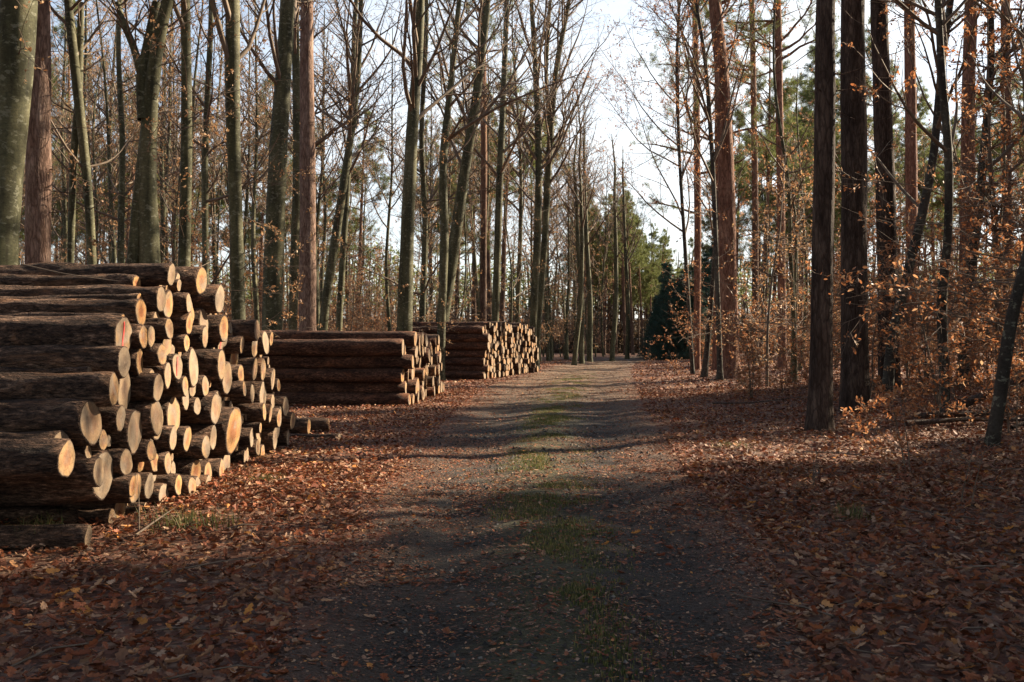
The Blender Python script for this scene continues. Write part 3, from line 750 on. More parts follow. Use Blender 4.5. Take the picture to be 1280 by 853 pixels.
def tree(kind, seed, H, r0, pts=None, rads=None, z0=None, K=10, step=.6, rmin=None, rootname=None, dens=1.0, leaf=None, leaves=None, amp=.02, forks=None, flare=.35, lsize=None, low=0, spread=1.0, barkm=None):
    """pts: local polyline of the trunk (base at origin); extends to height H if it stops short"""
    G = Grow(seed); rr = G.r
    root = empty({'beech': 'beech_tree', 'pine': 'pine_tree', 'spruce': 'spruce_tree', 'slim': 'beech_tree'}[kind] if not rootname else rootname)
    if pts is None:
        pts = [(0, 0, -.15, r0)]; x = y = 0; lx, ly = rr.gauss(0, .025), rr.gauss(0, .025)
        wob = .10 if kind == 'pine' else .35
        nseg = 7
        for i in range(1, nseg+1):
            x += lx*H/nseg+rr.gauss(0, wob)*.5; y += ly*H/nseg+rr.gauss(0, wob)*.5
            pts.append((x, y, H*i/nseg, r0*(1-.82*(i/nseg)**1.2)))
    else:
        last = pts[-1]
        if last[2] < H-1:
            prev = pts[-2]; dx, dy = (last[0]-prev[0])/(last[2]-prev[2]+1e-6)*.5, (last[1]-prev[1])/(last[2]-prev[2]+1e-6)*.5
            n = 4; pts = list(pts)
            for i in range(1, n+1):
                t = i/n; z = last[2]+(H-last[2])*t
                pts.append((last[0]+dx*(z-last[2])+rr.gauss(0, .12), last[1]+dy*(z-last[2])+rr.gauss(0, .12), z, last[3]*(1-.8*t)))
    P = resample(pts, step)
    tv, tq = trunk_mesh(P[:, :3], P[:, 3], K, 'trunk', None, None, flare, amp, seed)
    allv, allq = [tv], [tq]; fk = []
    for f in (forks or []):
        Q = resample(f, step); v_, q_ = trunk_mesh(Q[:, :3], Q[:, 3], max(6, K-4), 't', None, None, 0, amp, seed+1)
        allq.append(q_+sum(len(a) for a in allv)); allv.append(v_); fk.append(Q)
    tv, tq = np.concatenate(allv), np.concatenate(allq)
    S = dict(BEECH if kind in ('beech', 'slim') else PINE)
    if rmin: S['rmin'] = rmin
    def at(Q, z):
        i = int(np.searchsorted(Q[:, 2], z)); i = min(max(i, 1), len(Q)-1)
        a, b = Q[i-1], Q[i]; f = (z-a[2])/max(b[2]-a[2], 1e-6); c = a+(b-a)*min(max(f, 0), 1)
        return c[:3], c[3]
    z0 = z0 if z0 is not None else (H*.38 if kind == 'beech' else H*.58 if kind == 'pine' else H*.15)
    if kind in ('beech', 'slim'):
        S['leaves'] = leaves; S['kids'] = [k*dens for k in S['kids']]
        n1 = int((24 if kind == 'beech' else 30)*dens)
        for Q in [P]+fk:
            zt = Q[-1, 2]; zb = max(z0, Q[0, 2]+.3)
            for k in range(n1 if Q is P else n1//2):
                t = rr.random()**.8; z = zb+(zt-zb)*t
                p, tr_ = at(Q, z)
                L = (1.5+(zt-z)*.42)*rr.uniform(.5, 1.0)*spread if kind == 'beech' else (.8+(zt-z)*.2)*rr.uniform(.5, 1.1)*spread
                L = min(L, 6.5)
                el = rr.uniform(.45, 1.15) if kind == 'beech' else rr.uniform(.1, .8)
                a = rr.random()*2*pi
                d = np.array([cos(a)*cos(el), sin(a)*cos(el), sin(el)])
                G.branch(p, d, L, max(S['rmin']*1.5, min(tr_*.55, .012*L+.008)), 0, S)
        # thin low twiggy sprays
        S2 = dict(S); S2['up'] = [.01, 0, -.01, 0]; S2['leaflvl'] = 1; S2['max'] = 2; S2['leaves'] = (3, 8) if leaf else None
        for k in range(low):
            z = rr.uniform(1.5, max(2.0, z0)); p, tr_ = at(P, z); a = rr.random()*2*pi; el = rr.uniform(-.1, .5)
            G.branch(p, np.array([cos(a)*cos(el), sin(a)*cos(el), sin(el)]), rr.uniform(1.0, 2.8), .012, 0, S2)
    elif kind == 'pine':
        n1 = int(30*dens)
        for k in range(n1):
            t = rr.random()**.85; z = z0+(P[-1, 2]-z0)*t; p, tr_ = at(P, z)
            L = (1.0+(P[-1, 2]-z)*.32)*rr.uniform(.55, 1.05); L = min(L, 3.6)*spread
            a = rr.random()*2*pi; el = rr.uniform(-.05, .45)+t*.5
            G.branch(p, np.array([cos(a)*cos(el), sin(a)*cos(el), sin(el)]), L, min(tr_*.5, .02*L+.01), 0, S)
        D = dict(S); D['leaves'] = None; D['max'] = 1; D['kids'] = [1.2, 0]
        for k in range(int(16*dens)+low):
            z = rr.uniform(z0*.35, z0); p, tr_ = at(P, z); a = rr.random()*2*pi; el = rr.uniform(-.3, .3)
            G.branch(p, np.array([cos(a)*cos(el), sin(a)*cos(el), sin(el)]), rr.uniform(.4, 1.9), .014, 0, D)
    else:
        D = dict(seg=[4, 3], up=[-.02, -.02], wig=[.05, .08], rmin=.006, sides=[3, 3], max=1, kids=[5], t0=[.1], ang=[(35, 65)], leaflvl=0, leaves=(7, 11), lsp=.05)
        z = .3
        while z < H*.97:
            for k in range(6):
                p, tr_ = at(P, z+rr.uniform(-.1, .1)); a = rr.random()*2*pi; el = rr.uniform(-.25, .15)
                G.branch(p, np.array([cos(a)*cos(el), sin(a)*cos(el), sin(el)]), (H-z)*.27*rr.uniform(.7, 1.1)+.25, .015, 0, D)
            z += .42
    bark = {'beech': 'beech_bark', 'slim': 'beech_bark', 'pine': 'pine_bark', 'spruce': 'spruce_bark'}[kind]
    bark = barkm or bark
    lf = leaf if leaf else {'pine': 'pine_needle', 'spruce': 'spruce_needle'}.get(kind)
    if lsize is None: lsize = {'pine': .17, 'spruce': .2}.get(kind, .075)
    finish(root, G, tv, tq, bark, 'twig_bark' if kind != 'pine' else 'pine_bark', lf, lsize, {'pine': 8, 'spruce': 7}.get(kind, 1), 'needles' if kind in ('pine', 'spruce') else 'leaves')
    return root

def sapling(seed, H, stems=2, leaves=(3, 7), lean=None, leaf='copper', lsize=.075, rmin=.003, dens=1.0):
    G = Grow(seed); rr = G.r; root = empty('beech_sapling')
    S = dict(seg=[5, 4, 3], up=[.0, .0, .0], wig=[.08, .12, .15], rmin=rmin, sides=[3, 3, 3], max=1, kids=[4.5*dens, 2], t0=[.15, .1], ang=[(30, 60), (30, 60)], leaflvl=0, leaves=leaves, lsp=.025)
    vs, qs, b = [], [], 0
    for s_ in range(stems):
        a = rr.random()*2*pi; l = lean if lean is not None else rr.uniform(.02, .3)
        h = H*rr.uniform(.7, 1.0); r0 = .006*h+.004
        pts = [(rr.gauss(0, .04), rr.gauss(0, .04), -.05, r0)]
        for i in range(1, 6):
            t = i/5; pts.append((pts[0][0]+cos(a)*l*h*t**1.4+rr.gauss(0, .04), pts[0][1]+sin(a)*l*h*t**1.4+rr.gauss(0, .04), h*t, r0*(1-.8*t)))
        Q = resample(pts, .25); v_, q_ = trunk_mesh(Q[:, :3], Q[:, 3], 6, 's', None, None, .1, .02, seed)
        vs.append(v_); qs.append(q_+b); b += len(v_)
        for k in range(int((5+5.5*h)*dens)):
            t = rr.uniform(.12, 1); i = min(int(t*(len(Q)-1)), len(Q)-2); p = Q[i, :3]
            a2 = rr.random()*2*pi; el = rr.uniform(-.1, .6)
            G.branch(p, np.array([cos(a2)*cos(el), sin(a2)*cos(el), sin(el)]), (.3+(1-t)*h*.32)*rr.uniform(.6, 1.1), max(rmin, r0*.4), 0, S)
    st = link('stem', np.concatenate(vs), np.concatenate(qs), None, [M['twig_bark']], root)
    V, q = G.T.arrays(); br = link('crown', V, q, None, [M['twig_bark']], root)
    lf = leaves_mesh('leaves', G, lsize, M[leaf], br)
    kids(root, st, br)
    if lf: kids(br, lf)
    return root

def w(px, py, d): return ((px-CXP)/F*d, EYE+(HY-py)/F*d)
def key(kind, label, d, path, wpx, H=None, seed=1, forks=None, **kw):
    """path: [(px, py), ...] from the foot upwards, wpx: trunk width in px at each; the foot is dropped to the ground"""
    if not isinstance(wpx, (list, tuple)): wpx = [wpx]*len(path)
    W = [(*w(a, b, d), ww/2/F*d) for (a, b), ww in zip(path, wpx)]
    x0, z0_, r_ = W[0]; g = float(gz(x0, d))
    rr = random.Random(seed)
    pts = []
    if z0_ > g+.05:
        x1, z1, _ = W[1]; sl = (x1-x0)/(z1-z0_)*.4
        xb = x0-sl*(z0_-g); pts.append((0, 0, -.15, r_*1.06)); W0x = xb
    else:
        W0x = x0; pts.append((0, 0, -.15, r_)); W = W[1:]
    yo = 0
    for x, z, q in W:
        yo += rr.gauss(0, .05); pts.append((x-W0x, yo, z-g, q))
    fk = []
    for f, fw in (forks or []):
        fk.append([((w(a, b, d)[0]-W0x), .06*k, w(a, b, d)[1]-g, ww/2/F*d) for k, ((a, b), ww) in enumerate(zip(f, fw))])
    ztop = pts[-1][2]
    H = H or max(ztop+6, 20)
    K = 28 if d < 22 else (16 if d < 45 else 10); step = .12 if d < 22 else (.3 if d < 45 else .5)
    t = tree(kind, seed, H, r_, pts, K=K, step=step, forks=fk, **kw)
    t.location = (W0x, d, g); tag(t, label, 'tree', kw.get('group'))
    return t
LV = dict(leaf='paleleaf', leaves=(0, 2))
PLACED = []
def K_(*a, **k):
    o = key(*a, **k); PLACED.append((o.location.x, o.location.y)); return o
G1 = 'tall trees behind the near woodpile'
# --- left
K_('beech', 'thickest mossy beech trunk, at the picture edge behind the near woodpile', 15, [(0, 322), (8, 200), (16, 100), (25, 0)], [44, 44, 44, 42], seed=11, amp=.015, low=2, **LV)
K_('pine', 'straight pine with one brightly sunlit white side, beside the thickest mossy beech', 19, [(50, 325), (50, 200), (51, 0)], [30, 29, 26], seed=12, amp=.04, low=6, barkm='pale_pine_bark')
K_('slim', 'thin crooked twin-stemmed tree between the sunlit pine and the forked beech', 23, [(116, 330), (108, 230), (100, 150), (92, 60), (85, 0)], [10, 11, 12, 11, 10], seed=13, forks=[([(88, 330), (90, 200), (96, 110), (97, 0)], [8, 9, 9, 7])], z0=5, low=3, **LV)
K_('beech', 'large forked mossy beech with several rising limbs behind the near woodpile', 20, [(186, 328), (181, 220), (187, 120), (200, 40), (212, 0)], [27, 22, 18, 15, 14], seed=14, low=12,
   forks=[([(180, 150), (176, 95), (184, 50), (192, 0)], [16, 15, 14, 12]), ([(178, 100), (165, 55), (150, 25), (142, 0)], [10, 9, 8, 7]), ([(166, 330), (172, 250), (180, 150)], [15, 15, 12])], **LV)
K_('beech', 'slender straight green beech beside the large forked beech, behind the near woodpile', 21, [(230, 335), (233, 200), (233, 100), (232, 0)], [15, 14, 13, 11], seed=15, low=10, **LV)
K_('beech', 'straight rough-barked beech behind the top corner of the near woodpile', 22, [(298, 362), (294, 250), (291, 120), (291, 0)], [17, 16, 17, 18], seed=16, low=16, **LV)
K_('slim', 'thin dark tree between the slender green beech and the rough-barked beech', 30, [(258, 350), (257, 200), (262, 80), (266, 0)], [8, 8, 7, 6], seed=17, low=3, **LV)
K_('slim', 'thin tree between the crooked twin-stemmed tree and the large forked beech', 34, [(150, 330), (152, 180), (146, 60), (148, 0)], [8, 7, 6, 5], seed=18, low=3, **LV)
K_('beech', 'big smooth beech leaning slightly, standing between the near and the middle woodpile', 30.5, [(340, 410), (344, 300), (350, 180), (357, 80), (363, 0)], [25, 25, 22, 19, 17], seed=19, low=2, H=24, **LV)
K_('beech', 'dark slim trunk close behind the big smooth leaning beech', 37, [(366, 385), (372, 200), (368, 0)], [11, 11, 9], seed=20, low=4, **LV)
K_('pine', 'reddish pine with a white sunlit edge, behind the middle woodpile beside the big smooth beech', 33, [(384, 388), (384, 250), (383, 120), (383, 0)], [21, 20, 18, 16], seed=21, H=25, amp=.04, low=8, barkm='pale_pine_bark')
K_('beech', 'thin leaning trunk beside the reddish white-edged pine behind the middle woodpile', 41, [(405, 390), (422, 280), (436, 180), (446, 100), (450, 0)], [11, 11, 9, 8, 6], seed=22, low=3, **LV)
K_('beech', 'straight slim trunk behind the centre of the middle woodpile', 47, [(424, 388), (432, 260), (440, 120), (444, 0)], [8, 8, 7, 6], seed=23, low=3, **LV)
K_('beech', 'tall dark beech rising behind the cut ends of the middle woodpile', 34, [(506, 390), (510, 280), (516, 150), (523, 60), (525, 0)], [19, 17, 15, 12, 11], seed=24, low=14, H=23, spread=1.3, **LV)
K_('slim', 'thin crooked trunk between the tall dark beech and the strongly leaning beech', 44, [(528, 400), (532, 280), (526, 170), (532, 60), (534, 0)], [8, 7, 6, 6, 5], seed=25, low=4, **LV)
K_('beech', 'upright dark trunk crossing the strongly leaning beech behind the far woodpile', 40, [(552, 400), (556, 300), (553, 200), (566, 80), (574, 0)], [10, 11, 10, 7, 6], seed=26, low=4, **LV)
K_('beech', 'strongly leaning beech behind the bark-side end of the far woodpile', 43, [(552, 402), (566, 320), (580, 220), (596, 120), (610, 0)], [17, 15, 13, 11, 9], seed=27, low=12, spread=1.3, **LV)
K_('pine', 'slim reddish pine behind the middle of the far woodpile', 58, [(604, 405), (605, 200), (603, 0)], [8, 8, 7], seed=28, H=28)
K_('beech', 'straight beech behind the far woodpile, beside the slim reddish pine', 52, [(619, 405), (624, 240), (630, 100), (634, 0)], [9, 9, 7, 6], seed=29, low=3, **LV)
K_('beech', 'thicker single beech of the pair where the far woodpile ends', 55, [(666, 412), (672, 300), (674, 200), (670, 90), (664, 0)], [9, 9, 9, 7, 5], seed=30, low=12, H=24, spread=1.5, **LV)
K_('beech', 'slimmer forked beech of the pair where the far woodpile ends', 56, [(671, 425), (680, 320), (686, 200), (694, 90), (712, 0)], [8, 8, 8, 7, 5], seed=31, low=12, H=24, spread=1.6, forks=[([(688, 170), (682, 90), (688, 0)], [6, 5, 4])], **LV)
for k, (a, b, dd, wd, lb) in enumerate([(727, 722, 72, 6, 'thin bare roadside tree beyond the far woodpile, first of five from the pile'), (718, 728, 66, 6, 'thin bare roadside tree beyond the far woodpile, second of five from the pile'),
        (737, 733, 78, 7, 'thin bare roadside tree beyond the far woodpile, third of five from the pile'), (765, 770, 80, 6, 'thin bare roadside tree beyond the far woodpile, fourth of five from the pile'), (784, 781, 90, 5, 'thin bare roadside tree beyond the far woodpile, last of five from the pile')]):
    K_('beech', lb, dd, [(a, 448), ((a+b)/2+3, 380), (b, 300), (b-2, 230)], [wd, wd, wd*.8, wd*.6], seed=40+k, H=19+k % 3, low=3, z0=8, **LV)
# --- right
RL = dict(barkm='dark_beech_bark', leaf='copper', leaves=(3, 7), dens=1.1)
K_('pine', 'slim dark pine between the track end and the big red-brown pine', 52, [(871, 466), (872, 300), (871, 150), (868, 0)], [9, 9, 8, 7], seed=50, H=27, z0=7.5, barkm='red_pine_bark')
K_('beech', 'thin mossy beech rising in front of the big red pine', 41, [(880, 472), (889, 380), (896, 280), (904, 200)], [8, 6, 5, 4], seed=51, H=13, low=14, z0=4, **RL)
K_('pine', 'big red-brown pine with flared roots beside the track, opposite the woodpiles', 38, [(912, 474), (911, 380), (908, 220), (903, 90), (892, 0)], [27, 23, 20, 17, 15], seed=52, H=24, amp=.035, flare=.45, low=10, barkm='red_pine_bark')
K_('beech', 'slender beech twined before the big red-brown pine, stretching copper-leaved branches over the track', 37, [(900, 470), (896, 330), (892, 200), (884, 80), (872, 0)], [7, 6, 6, 5, 4], seed=71, H=18, low=14, z0=6.5, spread=1.9, **RL)
K_('beech', 'thin bare tree with russet leaves leaning over the track end beside the slim dark pine', 46, [(866, 464), (858, 330), (850, 200), (846, 80), (850, 0)], [5, 5, 4, 4, 3], seed=72, H=17, low=12, z0=6, spread=1.7, **RL)
K_('pine', 'reddish pine half hidden behind the big red-brown pine', 49, [(897, 466), (899, 300), (898, 120), (896, 0)], [14, 13, 11, 10], seed=53, H=27, z0=11, barkm='red_pine_bark')
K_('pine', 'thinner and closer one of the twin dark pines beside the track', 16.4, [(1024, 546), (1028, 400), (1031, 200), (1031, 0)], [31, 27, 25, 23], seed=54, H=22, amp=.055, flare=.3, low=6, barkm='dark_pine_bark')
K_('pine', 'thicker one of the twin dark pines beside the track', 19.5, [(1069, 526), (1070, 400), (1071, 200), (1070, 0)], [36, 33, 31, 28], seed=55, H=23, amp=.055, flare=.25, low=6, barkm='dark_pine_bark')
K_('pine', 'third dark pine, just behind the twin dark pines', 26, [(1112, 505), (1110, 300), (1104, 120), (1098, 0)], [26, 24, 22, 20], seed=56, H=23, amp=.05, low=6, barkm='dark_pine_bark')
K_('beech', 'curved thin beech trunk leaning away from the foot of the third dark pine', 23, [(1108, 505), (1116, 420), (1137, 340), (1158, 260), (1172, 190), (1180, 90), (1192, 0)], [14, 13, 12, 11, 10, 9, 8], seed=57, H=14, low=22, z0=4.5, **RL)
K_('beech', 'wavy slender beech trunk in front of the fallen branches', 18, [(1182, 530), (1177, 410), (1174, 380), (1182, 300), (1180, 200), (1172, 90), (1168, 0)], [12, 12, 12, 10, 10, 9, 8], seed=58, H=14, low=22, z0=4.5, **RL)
K_('pine', 'reddish pine behind the wavy slender beech and the fallen branches', 31, [(1210, 480), (1209, 320), (1213, 120), (1217, 0)], [19, 18, 16, 15], seed=59, H=24, amp=.04, barkm='red_pine_bark')
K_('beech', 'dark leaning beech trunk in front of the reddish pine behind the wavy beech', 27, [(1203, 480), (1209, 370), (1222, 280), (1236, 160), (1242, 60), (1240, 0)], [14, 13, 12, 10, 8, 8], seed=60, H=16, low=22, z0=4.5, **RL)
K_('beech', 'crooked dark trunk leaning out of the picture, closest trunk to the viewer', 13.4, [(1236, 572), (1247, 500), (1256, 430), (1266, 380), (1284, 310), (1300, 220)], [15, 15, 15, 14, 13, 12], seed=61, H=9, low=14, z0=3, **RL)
K_('pine', 'sunlit orange pine behind and between the dark pines and the wavy beech', 44, [(1139, 470), (1140, 250), (1137, 0)], [15, 14, 13], seed=62, H=26, barkm='red_pine_bark')
K_('pine', 'slim pine in the gap between the big red pine and the twin dark pines', 48, [(978, 465), (976, 250), (972, 0)], [11, 10, 9], seed=63, H=26, barkm='red_pine_bark')
K_('slim', 'thin pale young tree between the big red-brown pine and the twin dark pines', 36, [(990, 480), (992, 380), (996, 280)], [5, 4, 3], seed=64, H=9, low=4, z0=2.5, leaf='copper', leaves=(1, 2))
K_('pine', 'slim pine close behind the big red-brown pine', 56, [(944, 465), (944, 250), (940, 0)], [9, 8, 7], seed=65, H=27)
K_('pine', 'straight slim pine behind the crooked trunk that leans out of the picture', 40, [(1262, 470), (1260, 250), (1258, 0)], [13, 12, 11], seed=66, H=25)

# ------------------------------------------------------------------ prototypes and the wood beyond
protoB = [tree('beech', 200+k, 19+1.6*k, .11+.017*k, K=8, step=.9, rmin=.007, low=12, dens=1.15, leaf='paleleaf', leaves=(0, 3) if k % 2 else (1, 4), lsize=.1, flare=.2) for k in range(5)]
protoS = [tree('slim', 220+k, 11+1.5*k, .06+.012*k, K=6, step=.8, rmin=.006, low=8, dens=1.1, leaf='paleleaf' if k % 2 else 'copper', leaves=(1, 3), lsize=.1, flare=.2) for k in range(4)]
protoP = [tree('pine', 240+k, 20+1.2*k, .17+.02*k, K=8, step=.9, rmin=.008, dens=1.3, lsize=.28, flare=.2, z0=(20+1.2*k)*(.42+.05*k)) for k in range(5)]
protoU = [sapling(260+k, 1.4+.65*k, stems=1+k % 3, leaves=(4, 8), leaf='copper' if k % 3 else 'paleleaf', lsize=.078, rmin=.004) for k in range(6)]
protoT = [sapling(270+k, 6.5+1.2*k, stems=1+k % 2, leaves=(3, 6), leaf='copper' if k != 2 else 'paleleaf', lsize=.08, rmin=.004, lean=.12, dens=1.3) for k in range(4)]
protoX = [tree('spruce', 280+k, 8+1.2*k, .09, K=6, step=.8, rmin=.006, flare=.1) for k in range(3)]
used = set()
INST = []
def put(proto, x, y, s, rz, cat, what):
    o = proto if proto.name not in used else copy_tree(proto)
    used.add(proto.name)
    o.location = (x, y, float(gz(x, y))-.02); o.rotation_euler = (0, 0, rz); o.scale = (s, s, s*random.uniform(.92, 1.08))
    INST.append((o, x, y, cat, what)); return o
pts = list(PLACED)
def free(x, y, dist):
    return all((a-x)**2+(b-y)**2 > dist*dist for a, b in pts)
rr = random.Random(99)
def corridor(x, y, m0=2.2, m1=2.2):
    return float(tl(y))-m0 < x < float(tr(y))+m1
def inpile(x, y):
    return (-8.5 < x < -1 and y < 33) or (-6.5 < x < 2.6 and 33 <= y < 53)
def scatter(n, xr, yr, dist, chooser, cat, what, ok=lambda x, y: True):
    c = 0
    for _ in range(n*30):
        if c >= n: break
        y = rr.uniform(*yr); a, b = xr(y); x = rr.uniform(a, b)
        if corridor(x, y) or inpile(x, y) or not ok(x, y) or not free(x, y, dist): continue
        pts.append((x, y)); c += 1
        p, s = chooser(); put(p, x, y, s, rr.uniform(0, 6.28), cat, what)
left = lambda y: (-.56*y-4, float(tl(y))-2.5)
right = lambda y: (float(tr(y))+2.5, .56*y+4)
def pxof(x, y): return CXP+x/y*F
beechpick = lambda: (rr.choice(protoB), rr.uniform(.8, 1.15))
slimpick = lambda: (rr.choice(protoS), rr.uniform(.8, 1.2))
pinepick = lambda: (rr.choice(protoP), rr.uniform(.9, 1.2))
scatter(26, left, (38, 65), 2.6, beechpick, 'tree', 'beech')
scatter(58, left, (60, 120), 2.1, beechpick, 'tree', 'beech', lambda x, y: pxof(x, y) < 715)
scatter(44, left, (36, 100), 1.8, slimpick, 'tree', 'slim')
scatter(40, left, (60, 130), 2.6, pinepick, 'tree', 'pine', lambda x, y: pxof(x, y) < 705)
sunlane = lambda x, y: pxof(x, y) > 885 and not (26 < y-.53*x < 46 and rr.random() < .9)
scatter(8, right, (48, 110), 2.6, beechpick, 'tree', 'beech', sunlane)
scatter(26, right, (30, 90), 2.0, slimpick, 'tree', 'slim', lambda x, y: pxof(x, y) > 900)
scatter(15, right, (40, 120), 2.6, pinepick, 'tree', 'pine', sunlane)
scatter(34, right, (84, 136), 2.4, pinepick, 'tree', 'pine', lambda x, y: pxof(x, y) > 890)
scatter(16, lambda y: (670/F*y-640/F*y, 800/F*y-640/F*y), (56, 108), 1.8, lambda: (rr.choice(protoS+protoB[:2]), rr.uniform(.9, 1.15)), 'tree', 'slim')
# sunlit pines closing the view beyond the track's end
scatter(44, lambda y: (pxinv(720, y), pxinv(900, y)) if False else ((720-640)/F*y, (905-640)/F*y), (120, 165), 2.6, lambda: (rr.choice(protoP), rr.uniform(.78, .98)), 'tree', 'pine', lambda x, y: pxof(x, y) < 790)
scatter(30, lambda y: (780/F*y-640/F*y, 905/F*y-640/F*y), (106, 150), 2.4, lambda: (rr.choice(protoP), rr.uniform(.6, .8)), 'tree', 'pine')
# young spruces
for k, (px, d) in enumerate([(822, 92), (830, 89), (839, 86), (848, 88), (857, 85), (866, 87), (874, 84), (834, 95), (845, 93), (855, 92), (866, 94), (876, 92), (886, 88), (824, 99), (815, 98), (850, 98), (884, 96)]):
    x = (px-640)/F*d; put(protoX[k % 3], x, d, (.66+.42*min(px-812, 40)/40)*rr.uniform(.85, 1.0), rr.uniform(0, 6.28), 'tree', 'spruce'); pts.append((x, d))
# understory of copper-leaved young beeches
under = lambda: (rr.choice(protoU), rr.uniform(.75, 1.25))
def scat_s(n, xr, yr, dist, ok=lambda x, y: True):
    global pts
    scatter(n, xr, yr, dist, under, 'sapling', 'sapling', ok)
tallu = lambda: (rr.choice(protoT), rr.uniform(.8, 1.25))
scatter(24, lambda y: (float(tr(y))+3.2, .56*y+3), (21, 62), 1.8, tallu, 'sapling', 'tallsap', lambda x, y: pxof(x, y) > 950)
scatter(38, left, (36, 90), 1.9, tallu, 'sapling', 'tallsap')
scat_s(58, right, (24, 70), 1.3, lambda x, y: pxof(x, y) > 918 and x > tr(y)+2.6)
scat_s(46, lambda y: (float(tr(y))+5.5, .56*y+3), (17, 32), 1.2, lambda x, y: pxof(x, y) > 1085)
scat_s(34, left, (34, 60), 1.5)
scat_s(80, left, (56, 110), 1.6)
scat_s(5, lambda y: (float(tr(y))+2.0, float(tr(y))+5), (52, 66), 1.5, lambda x, y: pxof(x, y) > 880)
# unseen trees added on the sunny right side, set out to shade the track
SX, SY = .883, .469
def off_tree(s_lo, s_hi, x_lo, x_hi, n, pick, dist=2.6, seed=1):
    q = random.Random(seed)
    for k in range(n):
        for _ in range(80):
            x = q.uniform(x_lo, x_hi); y = q.uniform(s_lo, s_hi)+x*SY/SX
            if x < .56*y+2.0 or not free(x, y, dist): continue
            pts.append((x, y)); p, s = pick(q); put(p, x, y, s, q.uniform(0, 6.28), 'tree', 'offside'); break
shade = lambda q: (q.choice(protoP) if q.random() < .5 else q.choice(protoB), q.uniform(.9, 1.15))
off_tree(-7, 6.2, 9, 30, 21, shade, 2.0, 5)
off_tree(-8, 6.8, 26, 50, 15, shade, 2.2, 6)
off_tree(-6, 3.5, 9, 24, 8, shade, 1.6, 12)
off_tree(3.5, 7.4, 10, 26, 8, shade, 1.5, 14)
off_tree(5.5, 8.3, 20, 50, 9, shade, 2.0, 11)
off_tree(14.5, 24, 16, 50, 7, shade, 2.6, 7)
off_tree(6.5, 13.5, 8.2, 12.0, 9, lambda q: (q.choice(protoT), q.uniform(.55, .72)), .7, 8)  # saplings added to shade the ground yet leave the log ends sunlit

# the wood goes on behind the viewer and beyond the left edge
for k in range(75):
    for _ in range(40):
        x = rr.uniform(-38, 40); y = rr.uniform(-38, 30)
        if abs(x) < 4.5 or abs(x) < .56*y+3.5 or (x > 3 and y > 0) or not free(x, y, 3.0): continue
        pts.append((x, y)); p, s = (pinepick if rr.random() < .55 else beechpick)(); put(p, x, y, s, rr.uniform(0, 6.28), 'tree', 'offside'); break

# far mass of the wood
def far_wood():
    r = np.random.default_rng(77); T = Tubes()
    n = 420; px = r.uniform(-60, 1340, n); y = r.uniform(135, 190, n); x = (px-640)/F*y
    for k in range(n):
        h = r.uniform(12, 20); T.add(np.array([[x[k], y[k], -.1], [x[k]+r.normal()*.3, y[k], h*.5], [x[k]+r.normal()*.6, y[k], h]]), [.2, .16, .05], 5)
    V, q = T.arrays()
    m = 230000; px = r.uniform(-80, 1360, m); y = r.uniform(135, 190, m); x = (px-640)/F*y
    top = 15+4*fbm(np.stack([x*.08, y*.0, x*0], -1), 2, 6); top = np.where((px > 700) & (px < 900), top*.85, top)
    z = r.random(m)**1.5*top
    k = (fbm(np.stack([x*.5, y*.5, z*.6], -1), 2, 12) > .1) | (z < 5)
    pos = np.stack([x, y, z], -1)[k]; m = len(pos)
    lv, lq = blades(pos, r.normal(size=(m, 3)), r.normal(size=(m, 3)), r.uniform(.5, 1.1, m), r.uniform(.3, .6, m), LEAF4, LQ4)
    o = link('far_wood', V, q, None, [M['twig_bark']]); tag(o, 'brown and green mass of distant trees closing the view between the trunks', 'forest', kind='stuff')
    hi = pos[:, 2] > 7
    hv = np.repeat(hi, 4); 
    def sub(mask, name, mm):
        idx = np.where(mask)[0]; vv = lv.reshape(-1, 4, 3)[idx].reshape(-1, 3); qq = (np.arange(len(idx))*4)[:, None]+np.array([[0, 3, 2, 1]])
        link(name, vv, qq, None, [M[mm]], o, smooth=False)
    sub(hi, 'needles', 'pine_needle'); sub(~hi, 'leaves', 'drybrown')
far_wood()

# labels of the wood by kind, place and order from the left
zones = [(-999, 330, 'behind the near woodpile'), (330, 560, 'behind the middle woodpile'), (560, 690, 'behind the far woodpile'), (690, 800, 'beyond the far woodpile'),
         (800, 885, 'closing the track end'), (885, 1020, 'between red pine and twin pines'), (1020, 5000, 'behind the twin dark pines')]
nm = {'beech': 'bare mossy beech', 'slim': 'thin dry-leaved tree', 'pine': 'high-crowned pine', 'spruce': 'dark dense spruce', 'sapling': 'copper beech sapling', 'tallsap': 'tall copper beech sapling'}
buckets = {}
for o, x, y, cat, what in INST:
    px = pxof(x, y) if y > 1 else 5000
    if what == 'offside' or px > 1330 or px < -50: zi, dist = 'off', ''
    else:
        zi = next(i for i, z in enumerate(zones) if z[0] <= px < z[1])
        dist = 'close' if y < 45 else ('middle-distance' if y < 75 else 'distant')
    buckets.setdefault((what, zi, dist), []).append((abs(px-790), o, y, x))
for (what, zi, dist), L in buckets.items():
    L.sort(key=lambda t: t[0])
    for k, (px, o, y, x) in enumerate(L):
        if zi == 'off':
            tag(o, 'tall forest tree standing beyond the picture edge, shading the track and woodpiles', 'tree', 'trees beyond the picture edge'); continue
        tag(o, f"{dist} {nm[what]} {zones[zi][2]}, {ordinal(k+1)} counted from the track", 'sapling' if 'sap' in what else 'tree', f"{nm[what]} trees of the background wood" if 'sap' not in what else 'copper-leaved saplings of the understory')

